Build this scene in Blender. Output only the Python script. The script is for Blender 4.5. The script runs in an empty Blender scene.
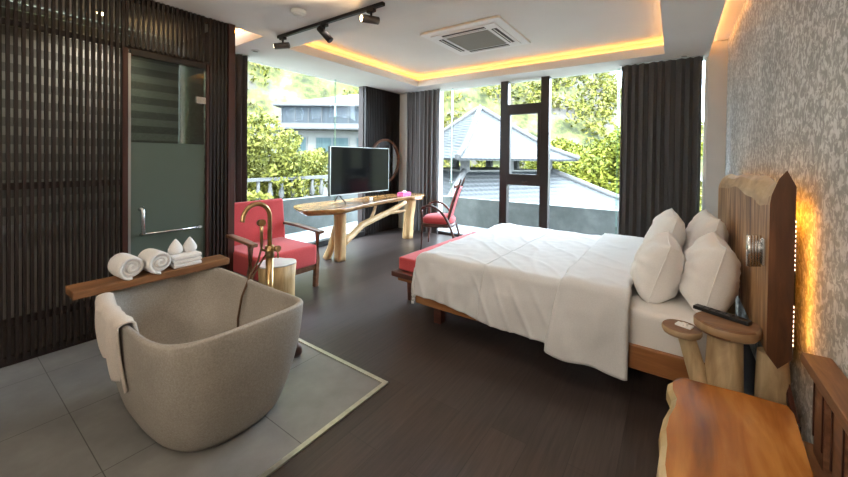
import bpy, bmesh, math, random
from mathutils import Vector, Matrix, noise
R = math.radians
PI = math.pi
scn = bpy.context.scene
COL = scn.collection

# ------------------------------------------------------------ materials
def mat(name, col=(.8, .8, .8), rough=.5, metal=0.0, emit=None, estr=0.0, spec=.5):
    m = bpy.data.materials.new(name); m.use_nodes = True
    b = m.node_tree.nodes['Principled BSDF']
    b.inputs['Base Color'].default_value = (*col, 1)
    b.inputs['Roughness'].default_value = rough
    b.inputs['Metallic'].default_value = metal
    b.inputs['Specular IOR Level'].default_value = spec
    if emit:
        b.inputs['Emission Color'].default_value = (*emit, 1)
        b.inputs['Emission Strength'].default_value = estr
    return m

def nn(m, t, **kw):
    n = m.node_tree.nodes.new(t)
    for k, v in kw.items():
        if hasattr(n, k): setattr(n, k, v)
        else: n.inputs[k].default_value = v
    return n

def lk(m, a, ao, b, bi): m.node_tree.links.new(a.outputs[ao], b.inputs[bi])

def coords(m, scale=(1, 1, 1), rot=(0, 0, 0), space='Object'):
    tc = nn(m, 'ShaderNodeTexCoord'); mp = nn(m, 'ShaderNodeMapping')
    mp.inputs['Scale'].default_value = scale; mp.inputs['Rotation'].default_value = rot
    lk(m, tc, space, mp, 'Vector'); return mp

def ramp(m, stops):
    r = nn(m, 'ShaderNodeValToRGB'); e = r.color_ramp.elements
    e[0].position, e[0].color = stops[0][0], (*stops[0][1], 1)
    e[1].position, e[1].color = stops[-1][0], (*stops[-1][1], 1)
    for p, c in stops[1:-1]:
        x = e.new(p); x.color = (*c, 1)
    return r

def bumped(m, src, out, strength, dist=.01):
    b = nn(m, 'ShaderNodeBump'); b.inputs['Strength'].default_value = strength; b.inputs['Distance'].default_value = dist
    lk(m, src, out, b, 'Height'); lk(m, b, 'Normal', m.node_tree.nodes['Principled BSDF'], 'Normal')

def noisy(name, stops, scale=(1, 1, 1), nscale=5, detail=6, rough=.6, bump=.0, bdist=.01, metal=0, distort=0, spec=.5, nrough=.5, rot=(0, 0, 0)):
    m = mat(name, rough=rough, metal=metal, spec=spec)
    mp = coords(m, scale, rot)
    n = nn(m, 'ShaderNodeTexNoise'); n.inputs['Scale'].default_value = nscale; n.inputs['Detail'].default_value = detail
    n.inputs['Distortion'].default_value = distort; n.inputs['Roughness'].default_value = nrough
    lk(m, mp, 'Vector', n, 'Vector')
    r = ramp(m, stops); lk(m, n, 'Fac', r, 'Fac'); lk(m, r, 'Color', m.node_tree.nodes['Principled BSDF'], 'Base Color')
    if bump: bumped(m, n, 'Fac', bump, bdist)
    return m

M = {}
M['ceiling'] = noisy('ceiling_paint', [(.3, (.72, .685, .63)), (.7, (.76, .725, .67))], nscale=2, rough=.9)
M['white_paint'] = mat('white_paint', (.8, .79, .77), .6)
M['wall_paint'] = noisy('wall_paint', [(.3, (.62, .59, .55)), (.7, (.68, .65, .6))], nscale=3, rough=.85)
M['cove_paint'] = mat('cove_paint', (.78, .72, .62), .9)

def plaster():
    m = mat('flecked_plaster', rough=.75, spec=.3)
    mp = coords(m, (1, 1, 1))
    w = nn(m, 'ShaderNodeTexNoise', Scale=14.0, Detail=3.0)
    lk(m, mp, 'Vector', w, 'Vector')
    mx = nn(m, 'ShaderNodeMix', data_type='RGBA'); mx.inputs[0].default_value = .06
    lk(m, mp, 'Vector', mx, 6); lk(m, w, 'Color', mx, 7)
    n = nn(m, 'ShaderNodeTexNoise', Scale=30.0, Detail=4.5, Roughness=.62); n.inputs['Distortion'].default_value = .8
    lk(m, mx, 2, n, 'Vector')
    r = ramp(m, [(.40, (.40, .395, .38)), (.50, (.49, .485, .465)), (.545, (.72, .715, .695)), (.64, (.80, .80, .785))])
    lk(m, n, 'Fac', r, 'Fac')
    big = nn(m, 'ShaderNodeTexNoise', Scale=3.0, Detail=2.0); lk(m, mp, 'Vector', big, 'Vector')
    r2 = ramp(m, [(.35, (.80, .80, .80)), (.65, (1, 1, 1))]); lk(m, big, 'Fac', r2, 'Fac')
    mul = nn(m, 'ShaderNodeMix', data_type='RGBA', blend_type='MULTIPLY'); mul.inputs[0].default_value = 1
    lk(m, r, 'Color', mul, 6); lk(m, r2, 'Color', mul, 7)
    lk(m, mul, 2, m.node_tree.nodes['Principled BSDF'], 'Base Color')
    bumped(m, n, 'Fac', .35, .006)
    return m
M['plaster'] = plaster()

def floor_mat():
    m = mat('dark_laminate', rough=.34, spec=.5)
    mp = coords(m, (1, 1, 1), (0, 0, R(90)))
    br = nn(m, 'ShaderNodeTexBrick'); br.offset = .37; br.inputs['Scale'].default_value = 1
    br.inputs['Brick Width'].default_value = 1.25; br.inputs['Row Height'].default_value = .19
    br.inputs['Mortar Size'].default_value = .0016; br.inputs['Mortar Smooth'].default_value = .3
    br.inputs['Color1'].default_value = (.040, .029, .026, 1); br.inputs['Color2'].default_value = (.060, .044, .039, 1)
    br.inputs['Mortar'].default_value = (.022, .016, .014, 1)
    lk(m, mp, 'Vector', br, 'Vector')
    mp2 = coords(m, (34, 1.6, 1))
    n = nn(m, 'ShaderNodeTexNoise', Scale=2.0, Detail=8.0, Roughness=.65); n.inputs['Distortion'].default_value = .4
    lk(m, mp2, 'Vector', n, 'Vector')
    r = ramp(m, [(.3, (.62, .62, .62)), (.7, (1.35, 1.33, 1.3))]); lk(m, n, 'Fac', r, 'Fac')
    mul = nn(m, 'ShaderNodeMix', data_type='RGBA', blend_type='MULTIPLY'); mul.inputs[0].default_value = 1
    lk(m, br, 'Color', mul, 6); lk(m, r, 'Color', mul, 7)
    lk(m, mul, 2, m.node_tree.nodes['Principled BSDF'], 'Base Color')
    rr = nn(m, 'ShaderNodeMapRange'); rr.inputs['To Min'].default_value = .26; rr.inputs['To Max'].default_value = .42
    lk(m, n, 'Fac', rr, 'Value'); lk(m, rr, 'Result', m.node_tree.nodes['Principled BSDF'], 'Roughness')
    bumped(m, n, 'Fac', .12, .003)
    return m
M['laminate'] = floor_mat()

def tile_mat():
    m = mat('grey_stone_tile', rough=.30)
    mp = coords(m, (1, 1, 1))
    mp.inputs['Location'].default_value = (1.424, -1.664 + .6055 * 6, 0)
    br = nn(m, 'ShaderNodeTexBrick'); br.offset = 0; br.inputs['Scale'].default_value = 1
    br.inputs['Brick Width'].default_value = .6055; br.inputs['Row Height'].default_value = .6055
    br.inputs['Mortar Size'].default_value = .0022; br.inputs['Mortar Smooth'].default_value = .2
    lk(m, mp, 'Vector', br, 'Vector')
    n = nn(m, 'ShaderNodeTexNoise', Scale=3.2, Detail=9.0, Roughness=.6); lk(m, mp, 'Vector', n, 'Vector')
    r = ramp(m, [(.3, (.175, .17, .165)), (.52, (.225, .22, .213)), (.72, (.285, .28, .27))]); lk(m, n, 'Fac', r, 'Fac')
    mx = nn(m, 'ShaderNodeMix', data_type='RGBA'); lk(m, br, 'Fac', mx, 0); lk(m, r, 'Color', mx, 6)
    mx.inputs[7].default_value = (.07, .067, .062, 1)
    lk(m, mx, 2, m.node_tree.nodes['Principled BSDF'], 'Base Color')
    bumped(m, br, 'Fac', -.25, .002)
    return m
M['tile'] = tile_mat()

def wood(name, c1, c2, c3, axis='Y', nscale=3.0, rough=.4, rings=0.5, stretch=9, wob=1.2):
    m = mat(name, rough=rough)
    s = {'X': (1, stretch, stretch), 'Y': (stretch, 1, stretch), 'Z': (stretch, stretch, 1)}[axis]
    mp = coords(m, s)
    n = nn(m, 'ShaderNodeTexNoise', Scale=nscale, Detail=7.0, Roughness=.6); n.inputs['Distortion'].default_value = .7
    lk(m, mp, 'Vector', n, 'Vector')
    s2 = {'X': (.35, 2.2, 2.2), 'Y': (2.2, .35, 2.2), 'Z': (2.2, 2.2, .35)}[axis]
    mp2 = coords(m, s2)
    n2 = nn(m, 'ShaderNodeTexNoise', Scale=nscale, Detail=3.0); n2.inputs['Distortion'].default_value = wob
    lk(m, mp2, 'Vector', n2, 'Vector')
    mx = nn(m, 'ShaderNodeMix'); mx.inputs[0].default_value = rings
    lk(m, n, 'Fac', mx, 2); lk(m, n2, 'Fac', mx, 3)
    r = ramp(m, [(.34, c1), (.5, c2), (.64, c3)]); lk(m, mx, 0, r, 'Fac')
    lk(m, r, 'Color', m.node_tree.nodes['Principled BSDF'], 'Base Color')
    bumped(m, n, 'Fac', .12, .004)
    return m
M['slat'] = wood('dark_slat_wood', (0.008, 0.004, 0.002), (0.014, 0.007, 0.004), (0.022, 0.010, 0.007), 'Z', rough=.42)
M['rail_wood'] = wood('dark_rail_wood', (.016, .008, .006), (.028, .013, .009), (.040, .020, .014), 'Y', rough=.5)
M['post_wood'] = wood('reddish_post_wood', (0.032, 0.010, 0.007), (0.052, 0.017, 0.011), (0.070, 0.025, 0.017), 'Z', rough=.4)
M['plank'] = wood('brown_plank_wood', (.10, .042, .016), (.21, .092, .036), (.32, .15, .06), 'Y', rough=.45)
M['table_top'] = wood('honey_slab_wood', (.13, .055, .02), (.34, .165, .055), (.52, .30, .12), 'Y', rough=.22, nscale=2.5)
M['table_leg'] = wood('honey_trunk_wood', (.34, .18, .07), (.58, .36, .16), (.74, .50, .26), 'Z', rough=.4)
M['branch'] = wood('branch_wood', (.38, .22, .10), (.62, .42, .21), (.78, .58, .33), 'Y', rough=.45)
M['stump'] = wood('stump_bark', (.26, .14, .05), (.48, .32, .14), (.66, .48, .26), 'Z', rough=.55)
M['bed_wood'] = wood('bed_frame_wood', (.20, .075, .022), (.31, .125, .04), (.40, .18, .065), 'X', rough=.4)
M['head_wood'] = wood('headboard_wood', (.13, .05, .018), (.38, .195, .08), (.58, .36, .18), 'Z', rough=.5, nscale=2.2, rings=.8, stretch=4, wob=3.2)
M['head_edge'] = wood('headboard_cut_edge', (0.045, 0.018, 0.009), (0.095, 0.038, 0.015), (0.167, 0.069, 0.029), 'Z', rough=.35)
M['head_bark'] = wood('headboard_live_edge', (0.345, 0.207, 0.092), (0.552, 0.368, 0.196), (0.713, 0.529, 0.322), 'Y', rough=.5, stretch=3)
M['seat_wood'] = wood('orange_slab_wood', (.12, .035, .008), (.38, .135, .025), (.58, .26, .06), 'Y', rough=.24, nscale=2.1, rings=.65, stretch=7)
M['seat_edge'] = wood('pale_live_edge', (.40, .26, .10), (.58, .42, .2), (.7, .55, .32), 'Y', rough=.35, stretch=3)
M['back_wood'] = wood('backrest_wood', (0.112, 0.048, 0.024), (0.225, 0.105, 0.054), (0.360, 0.180, 0.098), 'Y', rough=.4)
M['stand_wood'] = wood('nightstand_disc_wood', (.11, .045, .018), (.21, .10, .045), (.33, .18, .09), 'X', rough=.35, stretch=3)
M['stand_trunk'] = wood('nightstand_trunk_wood', (0.322, 0.207, 0.103), (0.540, 0.391, 0.218), (0.713, 0.552, 0.333), 'Z', rough=.55, stretch=5)
M['stand_rim'] = wood('nightstand_disc_rim', (.22, .13, .065), (.36, .235, .125), (.46, .32, .19), 'X', rough=.45, stretch=3)
M['mahogany'] = wood('mahogany', (.045, .014, .010), (.09, .030, .020), (.15, .055, .035), 'X', rough=.3)
M['arm_wood'] = wood('arm_wood', (.09, .035, .018), (.17, .075, .04), (.27, .14, .08), 'X', rough=.35)

def fabric(name, c1, c2, rough=.9, scale=220, bump=.25, sheen=.2):
    m = noisy(name, [(.3, c1), (.7, c2)], nscale=scale, detail=3, rough=rough, bump=bump, bdist=.002, spec=.2)
    b = m.node_tree.nodes['Principled BSDF']; b.inputs['Sheen Weight'].default_value = sheen; b.inputs['Sheen Roughness'].default_value = .5
    return m
M['red'] = fabric('coral_red_fabric', (.50, .060, .065), (.64, .095, .098))
M['duvet'] = fabric('white_duvet_cotton', (.64, .635, .63), (.70, .695, .69), rough=.75, scale=160, bump=.05)
M['pillow'] = fabric('white_pillow_cotton', (.80, .78, .76), (.86, .84, .82), rough=.8, scale=160, bump=.05)
M['sheet'] = fabric('white_sheet', (.78, .76, .73), (.83, .81, .78), rough=.8, scale=160, bump=.05)
M['towel'] = fabric('white_terry', (.72, .69, .66), (.85, .82, .79), rough=.95, scale=260, bump=.8)
M['towel_beige'] = fabric('beige_terry', (.58, .50, .43), (.72, .64, .56), rough=.95, scale=260, bump=.8)
M['curtain'] = fabric('charcoal_curtain', (0.072, 0.068, 0.068), (0.098, 0.092, 0.090), rough=.8, scale=90, bump=.1)
M['curtain_warm'] = fabric('brown_grey_curtain', (0.085, 0.075, 0.071), (0.119, 0.104, 0.098), rough=.8, scale=90, bump=.1)

def stone():
    m = mat('grey_cast_stone', rough=.6, spec=.4)
    mp = coords(m)
    n = nn(m, 'ShaderNodeTexNoise', Scale=120.0, Detail=6.0, Roughness=.8); lk(m, mp, 'Vector', n, 'Vector')
    r = ramp(m, [(.3, (.27, .235, .195)), (.55, (.385, .345, .295)), (.75, (.50, .46, .40))]); lk(m, n, 'Fac', r, 'Fac')
    n2 = nn(m, 'ShaderNodeTexNoise', Scale=4.0, Detail=4.0); lk(m, mp, 'Vector', n2, 'Vector')
    r2 = ramp(m, [(.3, (.88, .88, .88)), (.7, (1.05, 1.05, 1.05))]); lk(m, n2, 'Fac', r2, 'Fac')
    mul = nn(m, 'ShaderNodeMix', data_type='RGBA', blend_type='MULTIPLY'); mul.inputs[0].default_value = 1
    lk(m, r, 'Color', mul, 6); lk(m, r2, 'Color', mul, 7)
    lk(m, mul, 2, m.node_tree.nodes['Principled BSDF'], 'Base Color')
    bumped(m, n, 'Fac', .15, .002)
    return m
M['stone'] = stone()
M['brass'] = noisy('aged_brass', [(.3, (.42, .27, .12)), (.7, (.56, .38, .19))], nscale=20, rough=.28, metal=1)
M['hose'] = mat('dark_bronze_hose', (.12, .065, .035), .4, .6)
M['chrome'] = mat('brushed_chrome', (.72, .72, .72), .22, 1)
M['trim_metal'] = noisy('champagne_trim', [(.3, (.50, .48, .38)), (.7, (.62, .60, .50))], nscale=30, rough=.3, metal=.85)
M['alu'] = mat('pale_aluminium', (.55, .56, .55), .35, .8)
M['frame_dark'] = mat('dark_bronze_frame', (.040, .034, .032), .45, .2)
M['black'] = mat('black_metal', (.018, .015, .014), .4, .3)
M['black_plastic'] = mat('black_plastic', (.012, .012, .013), .3)
M['tv_screen'] = mat('tv_screen', (.006, .006, .007), .12, spec=.22)
M['ac_white'] = mat('ac_white_plastic', (.78, .76, .72), .5)
M['ac_grille'] = mat('ac_grille_grey', (.33, .31, .26), .6)
M['ac_dark'] = mat('ac_slot_dark', (.07, .06, .05), .7)
M['pink'] = noisy('pink_box_pattern', [(.42, (.75, .03, .22)), (.58, (.85, .20, .42))], nscale=40, rough=.5)
M['tissue'] = mat('tissue_white', (.85, .83, .82), .9)
M['mirror'] = mat('mirror_glass', (.55, .55, .56), .03, 1)
M['ball'] = noisy('brown_ball', [(.3, (.05, .018, .012)), (.7, (.09, .035, .022))], nscale=20, rough=.35)
M['led'] = mat('warm_led', (1, .6, .2), .5, emit=(1, .50, .13), estr=8)
M['led_head'] = mat('headboard_led', (1, .6, .2), .5, emit=(1, .42, .03), estr=17)
M['led_dot'] = mat('led_dot', (1, .8, .6), .5, emit=(1, .60, .40), estr=6)
M['bulb'] = mat('spot_bulb', (1, .9, .7), .4, emit=(1, .62, .28), estr=55)
M['bulb_soft'] = mat('spot_bulb_soft', (1, .9, .7), .4, emit=(1, .72, .45), estr=14)
M['downlight'] = mat('downlight_lens', (1, .95, .85), .4, emit=(1, .86, .70), estr=5)
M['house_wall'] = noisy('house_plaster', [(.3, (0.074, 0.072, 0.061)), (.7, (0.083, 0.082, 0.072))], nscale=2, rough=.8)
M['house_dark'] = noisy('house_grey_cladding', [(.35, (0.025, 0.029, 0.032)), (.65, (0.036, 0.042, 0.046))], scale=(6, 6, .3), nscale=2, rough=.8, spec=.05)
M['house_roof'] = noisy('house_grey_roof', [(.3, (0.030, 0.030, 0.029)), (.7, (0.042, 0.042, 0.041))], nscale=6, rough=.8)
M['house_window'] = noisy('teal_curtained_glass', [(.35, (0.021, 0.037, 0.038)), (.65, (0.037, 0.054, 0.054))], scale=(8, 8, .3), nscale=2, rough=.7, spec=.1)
M['bal'] = mat('balustrade_white', (0.063, 0.062, 0.057), .8)
M['parapet'] = noisy('weathered_concrete', [(.3, (.06, .066, .06)), (.55, (.095, .10, .092)), (.75, (.14, .145, .135))], nscale=3, detail=9, rough=.8, nrough=.65)
M['terrace'] = noisy('marbled_terrace', [(.36, (0.231, 0.257, 0.252)), (.47, (0.336, 0.361, 0.357)), (.5, (0.241, 0.262, 0.262)), (.6, (0.399, 0.410, 0.399))], nscale=2.4, detail=8, rough=.45, distort=1.6)

def tileroof(name, c1, c2):
    m = mat(name, rough=.6)
    mp = coords(m, (1, 1, 1))
    w = nn(m, 'ShaderNodeTexWave'); w.wave_type = 'BANDS'; w.bands_direction = 'Z'; w.inputs['Scale'].default_value = 2.6
    lk(m, mp, 'Vector', w, 'Vector')
    w2 = nn(m, 'ShaderNodeTexWave'); w2.wave_type = 'BANDS'; w2.bands_direction = 'DIAGONAL'; w2.inputs['Scale'].default_value = 2.4
    lk(m, mp, 'Vector', w2, 'Vector')
    mx = nn(m, 'ShaderNodeMix'); mx.inputs[0].default_value = .4; lk(m, w, 'Fac', mx, 2); lk(m, w2, 'Fac', mx, 3)
    r = ramp(m, [(.25, c1), (.6, c2)]); lk(m, mx, 0, r, 'Fac'); lk(m, r, 'Color', m.node_tree.nodes['Principled BSDF'], 'Base Color')
    bumped(m, mx, 0, .5, .05)
    return m
M['tile_roof'] = tileroof('blue_grey_roof_tiles', (0.005, 0.007, 0.007), (0.011, 0.012, 0.013))
M['roof_ridge'] = mat('pale_roof_ridge', (0.045, 0.045, 0.044), .8)

def leafmat(name, cols, nscale=.6, space_scale=1):
    m = mat(name, rough=.7, spec=.2)
    mp = coords(m, (space_scale,) * 3)
    n = nn(m, 'ShaderNodeTexNoise', Scale=nscale, Detail=10.0, Roughness=.72); lk(m, mp, 'Vector', n, 'Vector')
    k = len(cols); r = ramp(m, [(.385 + .23 * i / (k - 1), c) for i, c in enumerate(cols)])
    lk(m, n, 'Fac', r, 'Fac'); lk(m, r, 'Color', m.node_tree.nodes['Principled BSDF'], 'Base Color')
    return m
M['hill'] = leafmat('rocky_green_slope', [(0.011, 0.014, 0.002), (0.029, 0.032, 0.006), (0.058, 0.058, 0.014), (0.042, 0.037, 0.029), (0.062, 0.056, 0.046)], .35)
M['hill_leaf'] = leafmat('hillside_leaves', [(.018, .021, .002), (.060, .062, .006), (.115, .108, .014), (.10, .088, .045)], .6)
M['rock'] = leafmat('pale_rock', [(0.063, 0.054, 0.046), (0.101, 0.090, 0.077), (0.130, 0.119, 0.105)], .8)
M['leaf_yellow'] = leafmat('yellow_green_leaves', [(.026, .032, .003), (.10, .10, .014), (.17, .16, .035)], 1.5)
M['leaf_bamboo'] = leafmat('bamboo_leaves', [(.018, .026, .002), (.085, .092, .006), (.15, .145, .016)], 1.2)
M['trunk'] = mat('tree_trunk', (0.067, 0.046, 0.029), .9)

def thin_glass(name, tint, gloss=.08, rough=0.0, frost=None):
    m = bpy.data.materials.new(name); m.use_nodes = True
    nt = m.node_tree; nt.nodes.clear()
    out = nt.nodes.new('ShaderNodeOutputMaterial')
    tr = nt.nodes.new('ShaderNodeBsdfTransparent'); tr.inputs[0].default_value = (*tint, 1)
    gl = nt.nodes.new('ShaderNodeBsdfGlossy'); gl.inputs['Roughness'].default_value = rough
    fr = nt.nodes.new('ShaderNodeFresnel'); fr.inputs['IOR'].default_value = 1.45
    mx = nt.nodes.new('ShaderNodeMixShader')
    ml = nt.nodes.new('ShaderNodeMath'); ml.operation = 'MULTIPLY'; ml.inputs[1].default_value = gloss / .04 * .5
    nt.links.new(fr.outputs[0], ml.inputs[0]); nt.links.new(ml.outputs[0], mx.inputs[0])
    base = tr
    if frost:
        tl = nt.nodes.new('ShaderNodeBsdfTranslucent'); tl.inputs[0].default_value = (*frost, 1)
        df = nt.nodes.new('ShaderNodeBsdfDiffuse'); df.inputs[0].default_value = (*frost, 1)
        a = nt.nodes.new('ShaderNodeMixShader'); a.inputs[0].default_value = .35
        nt.links.new(tl.outputs[0], a.inputs[1]); nt.links.new(df.outputs[0], a.inputs[2])
        b = nt.nodes.new('ShaderNodeMixShader'); b.inputs[0].default_value = .72
        nt.links.new(tr.outputs[0], b.inputs[1]); nt.links.new(a.outputs[0], b.inputs[2]); base = b
    nt.links.new(base.outputs[0], mx.inputs[1]); nt.links.new(gl.outputs[0], mx.inputs[2])
    nt.links.new(mx.outputs[0], out.inputs[0])
    return m
M['glass'] = thin_glass('clear_window_glass', (.985, .995, .99), .002)
M['glass_edge'] = thin_glass('green_glass_edge', (.80, .95, .90), .15)
M['door_glass'] = thin_glass('tinted_door_glass', (.62, .70, .66), .12)
M['frost_glass'] = thin_glass('frosted_door_glass', (.50, .58, .53), .10, .25, frost=(.30, .38, .33))
M['blind'] = mat('zebra_blind_fabric', (.42, .44, .42), .9)
M['blind_dark'] = mat('zebra_blind_dark', (.20, .21, .20), .9)
M['bath_wall'] = noisy('bathroom_wall', [(.3, (.52, .50, .46)), (.7, (.60, .58, .54))], nscale=3, rough=.6)

# ------------------------------------------------------------ mesh helper
class MB:
    def __init__(s): s.b = bmesh.new()
    def box(s, x0, x1, y0, y1, z0, z1, bev=0.0, seg=2, mi=0):
        r = bmesh.ops.create_cube(s.b, size=1.0)
        vs = r['verts']
        bmesh.ops.scale(s.b, vec=(x1 - x0, y1 - y0, z1 - z0), verts=vs)
        bmesh.ops.translate(s.b, vec=((x0 + x1) / 2, (y0 + y1) / 2, (z0 + z1) / 2), verts=vs)
        fs = set(f for v in vs for f in v.link_faces)
        for f in fs: f.material_index = mi
        if bev > 0:
            es = list(set(e for v in vs for e in v.link_edges))
            bmesh.ops.bevel(s.b, geom=es, offset=bev, segments=seg, affect='EDGES', profile=.6)
        return vs
    def xf(s, vs, mtx):
        bmesh.ops.transform(s.b, matrix=mtx, verts=vs)
    def loft(s, rings, caps=True, closed=True, mi=0, smooth=True):
        L = [[s.b.verts.new(p) for p in r] for r in rings]
        n = len(rings[0])
        for a, b2 in zip(L, L[1:]):
            for i in range(n if closed else n - 1):
                j = (i + 1) % n
                try:
                    f = s.b.faces.new((a[i], a[j], b2[j], b2[i])); f.material_index = mi; f.smooth = smooth
                except ValueError: pass
        if caps and closed:
            for ring, rev in ((L[0], True), (L[-1], False)):
                try:
                    f = s.b.faces.new(ring[::-1] if rev else ring); f.material_index = mi
                except ValueError: pass
        return L
    def tube(s, pts, r, n=12, caps=True, mi=0):
        pts = [Vector(p) for p in pts]
        rs = r if isinstance(r, (list, tuple)) else [r] * len(pts)
        rings = []; up = None
        for i, p in enumerate(pts):
            t = (pts[min(i + 1, len(pts) - 1)] - pts[max(i - 1, 0)]).normalized()
            if up is None:
                up = Vector((0, 0, 1)) if abs(t.z) < .9 else Vector((1, 0, 0))
            u = (up - t * up.dot(t)).normalized(); v = t.cross(u); up = u
            rings.append([p + (u * math.cos(2 * PI * k / n) + v * math.sin(2 * PI * k / n)) * rs[i] for k in range(n)])
        s.loft(rings, caps, mi=mi)
    def bar(s, pts, w, h, mi=0):
        """rectangular section (w sideways, h up) swept along pts in a vertical plane"""
        pts = [Vector(p) for p in pts]; rings = []
        for i, p in enumerate(pts):
            t = (pts[min(i + 1, len(pts) - 1)] - pts[max(i - 1, 0)]).normalized()
            side = t.cross(Vector((0, 0, 1)))
            if side.length < .05: side = Vector((0, 1, 0))
            side.normalize(); up = side.cross(t).normalized()
            ww = w[i] if isinstance(w, list) else w; hh = h[i] if isinstance(h, list) else h
            rings.append([p + side * a * ww / 2 + up * c * hh / 2 for a, c in
                          ((-1, -.7), (-.7, -1), (.7, -1), (1, -.7), (1, .7), (.7, 1), (-.7, 1), (-1, .7))])
        s.loft(rings, mi=mi, smooth=False)
    def prism(s, poly, z0, z1, mi=0, bev=0, axis='z'):
        def P(a, c, h): return {'z': (a, c, h), 'x': (h, a, c), 'y': (a, h, c)}[axis]
        lo = [s.b.verts.new(P(a, c, z0)) for a, c in poly]; hi = [s.b.verts.new(P(a, c, z1)) for a, c in poly]
        fs = [s.b.faces.new(lo[::-1]), s.b.faces.new(hi)]
        n = len(poly)
        for i in range(n): fs.append(s.b.faces.new((lo[i], lo[(i + 1) % n], hi[(i + 1) % n], hi[i])))
        for f in fs: f.material_index = mi
        bmesh.ops.recalc_face_normals(s.b, faces=fs)
        if bev:
            es = list(set(e for v in lo + hi for e in v.link_edges))
            bmesh.ops.bevel(s.b, geom=es, offset=bev, segments=3, affect='EDGES', profile=.5)
    def grid(s, fn, nu, nv, mi=0):
        V = [[s.b.verts.new(fn(i / nu, j / nv)) for j in range(nv + 1)] for i in range(nu + 1)]
        for i in range(nu):
            for j in range(nv):
                f = s.b.faces.new((V[i][j], V[i + 1][j], V[i + 1][j + 1], V[i][j + 1])); f.smooth = True; f.material_index = mi
        return V
    def lathe(s, prof, c=(0, 0, 0), n=32, mi=0):
        rings = [[(c[0] + r * math.cos(2 * PI * k / n), c[1] + r * math.sin(2 * PI * k / n), c[2] + z) for k in range(n)] for r, z in prof]
        s.loft(rings, mi=mi)
    def build(s, name, mats, parent=None, local=False, mods=None, autosmooth=None, fixn=True):
        if fixn: bmesh.ops.recalc_face_normals(s.b, faces=s.b.faces[:])
        me = bpy.data.meshes.new(name)
        if parent is not None and not local:
            s.b.transform(world_of(parent).inverted())
        s.b.to_mesh(me); s.b.free()
        for m in (mats if isinstance(mats, (list, tuple)) else [mats]): me.materials.append(m)
        o = bpy.data.objects.new(name, me); COL.objects.link(o)
        if parent is not None: o.parent = parent
        if mods == 'solid':
            pass
        return o

def world_of(o):
    m = Matrix.LocRotScale(o.location, o.rotation_euler, o.scale)
    return world_of(o.parent) @ m if o.parent else m

def tag(o, label=None, cat=None, group=None, kind=None):
    if label: o['label'] = label
    if cat: o['category'] = cat
    if group: o['group'] = group
    if kind: o['kind'] = kind
    return o

def thing(name, label, cat, loc=(0, 0, 0), rz=0, group=None):
    o = bpy.data.objects.new(name, None); COL.objects.link(o); o.empty_display_size = .1
    o.location = loc; o.rotation_euler = (0, 0, rz)
    return tag(o, label, cat, group)

def struct(name, mb, mats, parent=None, label=None, **k):
    o = mb.build(name, mats, parent, **k); o['kind'] = 'structure'
    if label: o['label'] = label
    return o

def solid(o, t, off=0, sub=0):
    if t:
        m = o.modifiers.new('s', 'SOLIDIFY'); m.thickness = t; m.offset = off
    if sub:
        m = o.modifiers.new('u', 'SUBSURF'); m.levels = sub; m.render_levels = sub
    return o

def nz(x, y, z, s=1): return noise.noise(Vector((x * s, y * s, z * s)))

# ------------------------------------------------------------ room shell
CZ = 2.67            # soffit height
UZ = 2.88            # raised ceiling
WX = -4.55           # left window plane
WY = 5.56            # back window plane
SX = -3.54           # slatted partition plane
RX = .49             # headboard wall plane
BY = -1.7            # wall behind the camera

b = MB(); b.box(-4.7, .7, BY - .1, 5.72, -.12, 0); struct('floor', b, M['laminate'], label='dark brown laminate floor')
b = MB(); b.box(SX + .0, -1.452, BY, 1.636, .0005, .006); struct('floor_tiled_area', b, M['tile'], label='grey stone tiled floor area under the bathtub')
b = MB()
def _tr(b, p0, p1, p2, p3): b.prism([p0, p1, p2, p3], .001, .0105)
_tr(b, (-1.452, BY), (-1.424, BY), (-1.424, 1.664), (-1.452, 1.636))
_tr(b, (SX, 1.636), (-1.452, 1.636), (-1.424, 1.664), (SX, 1.664))
struct('trim_1', b, M['trim_metal'], label='champagne metal strip framing the tiles')

# right wall (rises into the curtain-light slot)
b = MB(); b.box(RX, RX + .15, BY, 5.72, 0, 3.2); struct('wall_right', b, M['plaster'], label='grey flecked plaster wall behind the bed')
b = MB(); b.box(.312, RX, 5.50, 5.72, 0, CZ); b.box(.312, RX, 5.50, 5.72, CZ, 3.2); struct('pillar_right', b, M['wall_paint'], label='plain plastered pillar beside the curtain')
b = MB(); b.box(-4.7, .64, BY - .15, BY, 0, 3.2); struct('wall_near', b, M['wall_paint'])
# ceiling: soffit with a coffer hole, slot along the right wall, slot over the curtain corner
cx0, cx1, cy0, cy1 = -3.75, -.12, 2.50, 5.10
b = MB()
b.box(-4.7, .31, cy1, 5.72, CZ, CZ + .11)
b.box(-4.7, cx0, 2.10, cy1, CZ, CZ + .11)
b.box(cx1, .31, cy0, cy1, CZ, CZ + .11)
b.box(-3.58, .31, BY, cy0, CZ, CZ + .11)
b.box(cx0, -3.58, 2.10, cy0, CZ, CZ + .11)
b.box(-4.7, -3.58, BY, 1.76, CZ, CZ + .11)
struct('ceiling', b, M['ceiling'], label='beige painted lower ceiling around the raised centre')
b = MB(); b.box(-4.8, .64, BY - .15, 5.8, UZ + .32, UZ + .42); struct('ceiling_slab', b, M['ceiling'])
b = MB(); b.box(cx0 - .16, cx1 + .16, cy0 - .16, cy1 + .16, UZ, UZ + .05); struct('ceiling_centre', b, M['ceiling'], label='raised ceiling centre with the air conditioner')
b = MB()
g = .14
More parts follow.
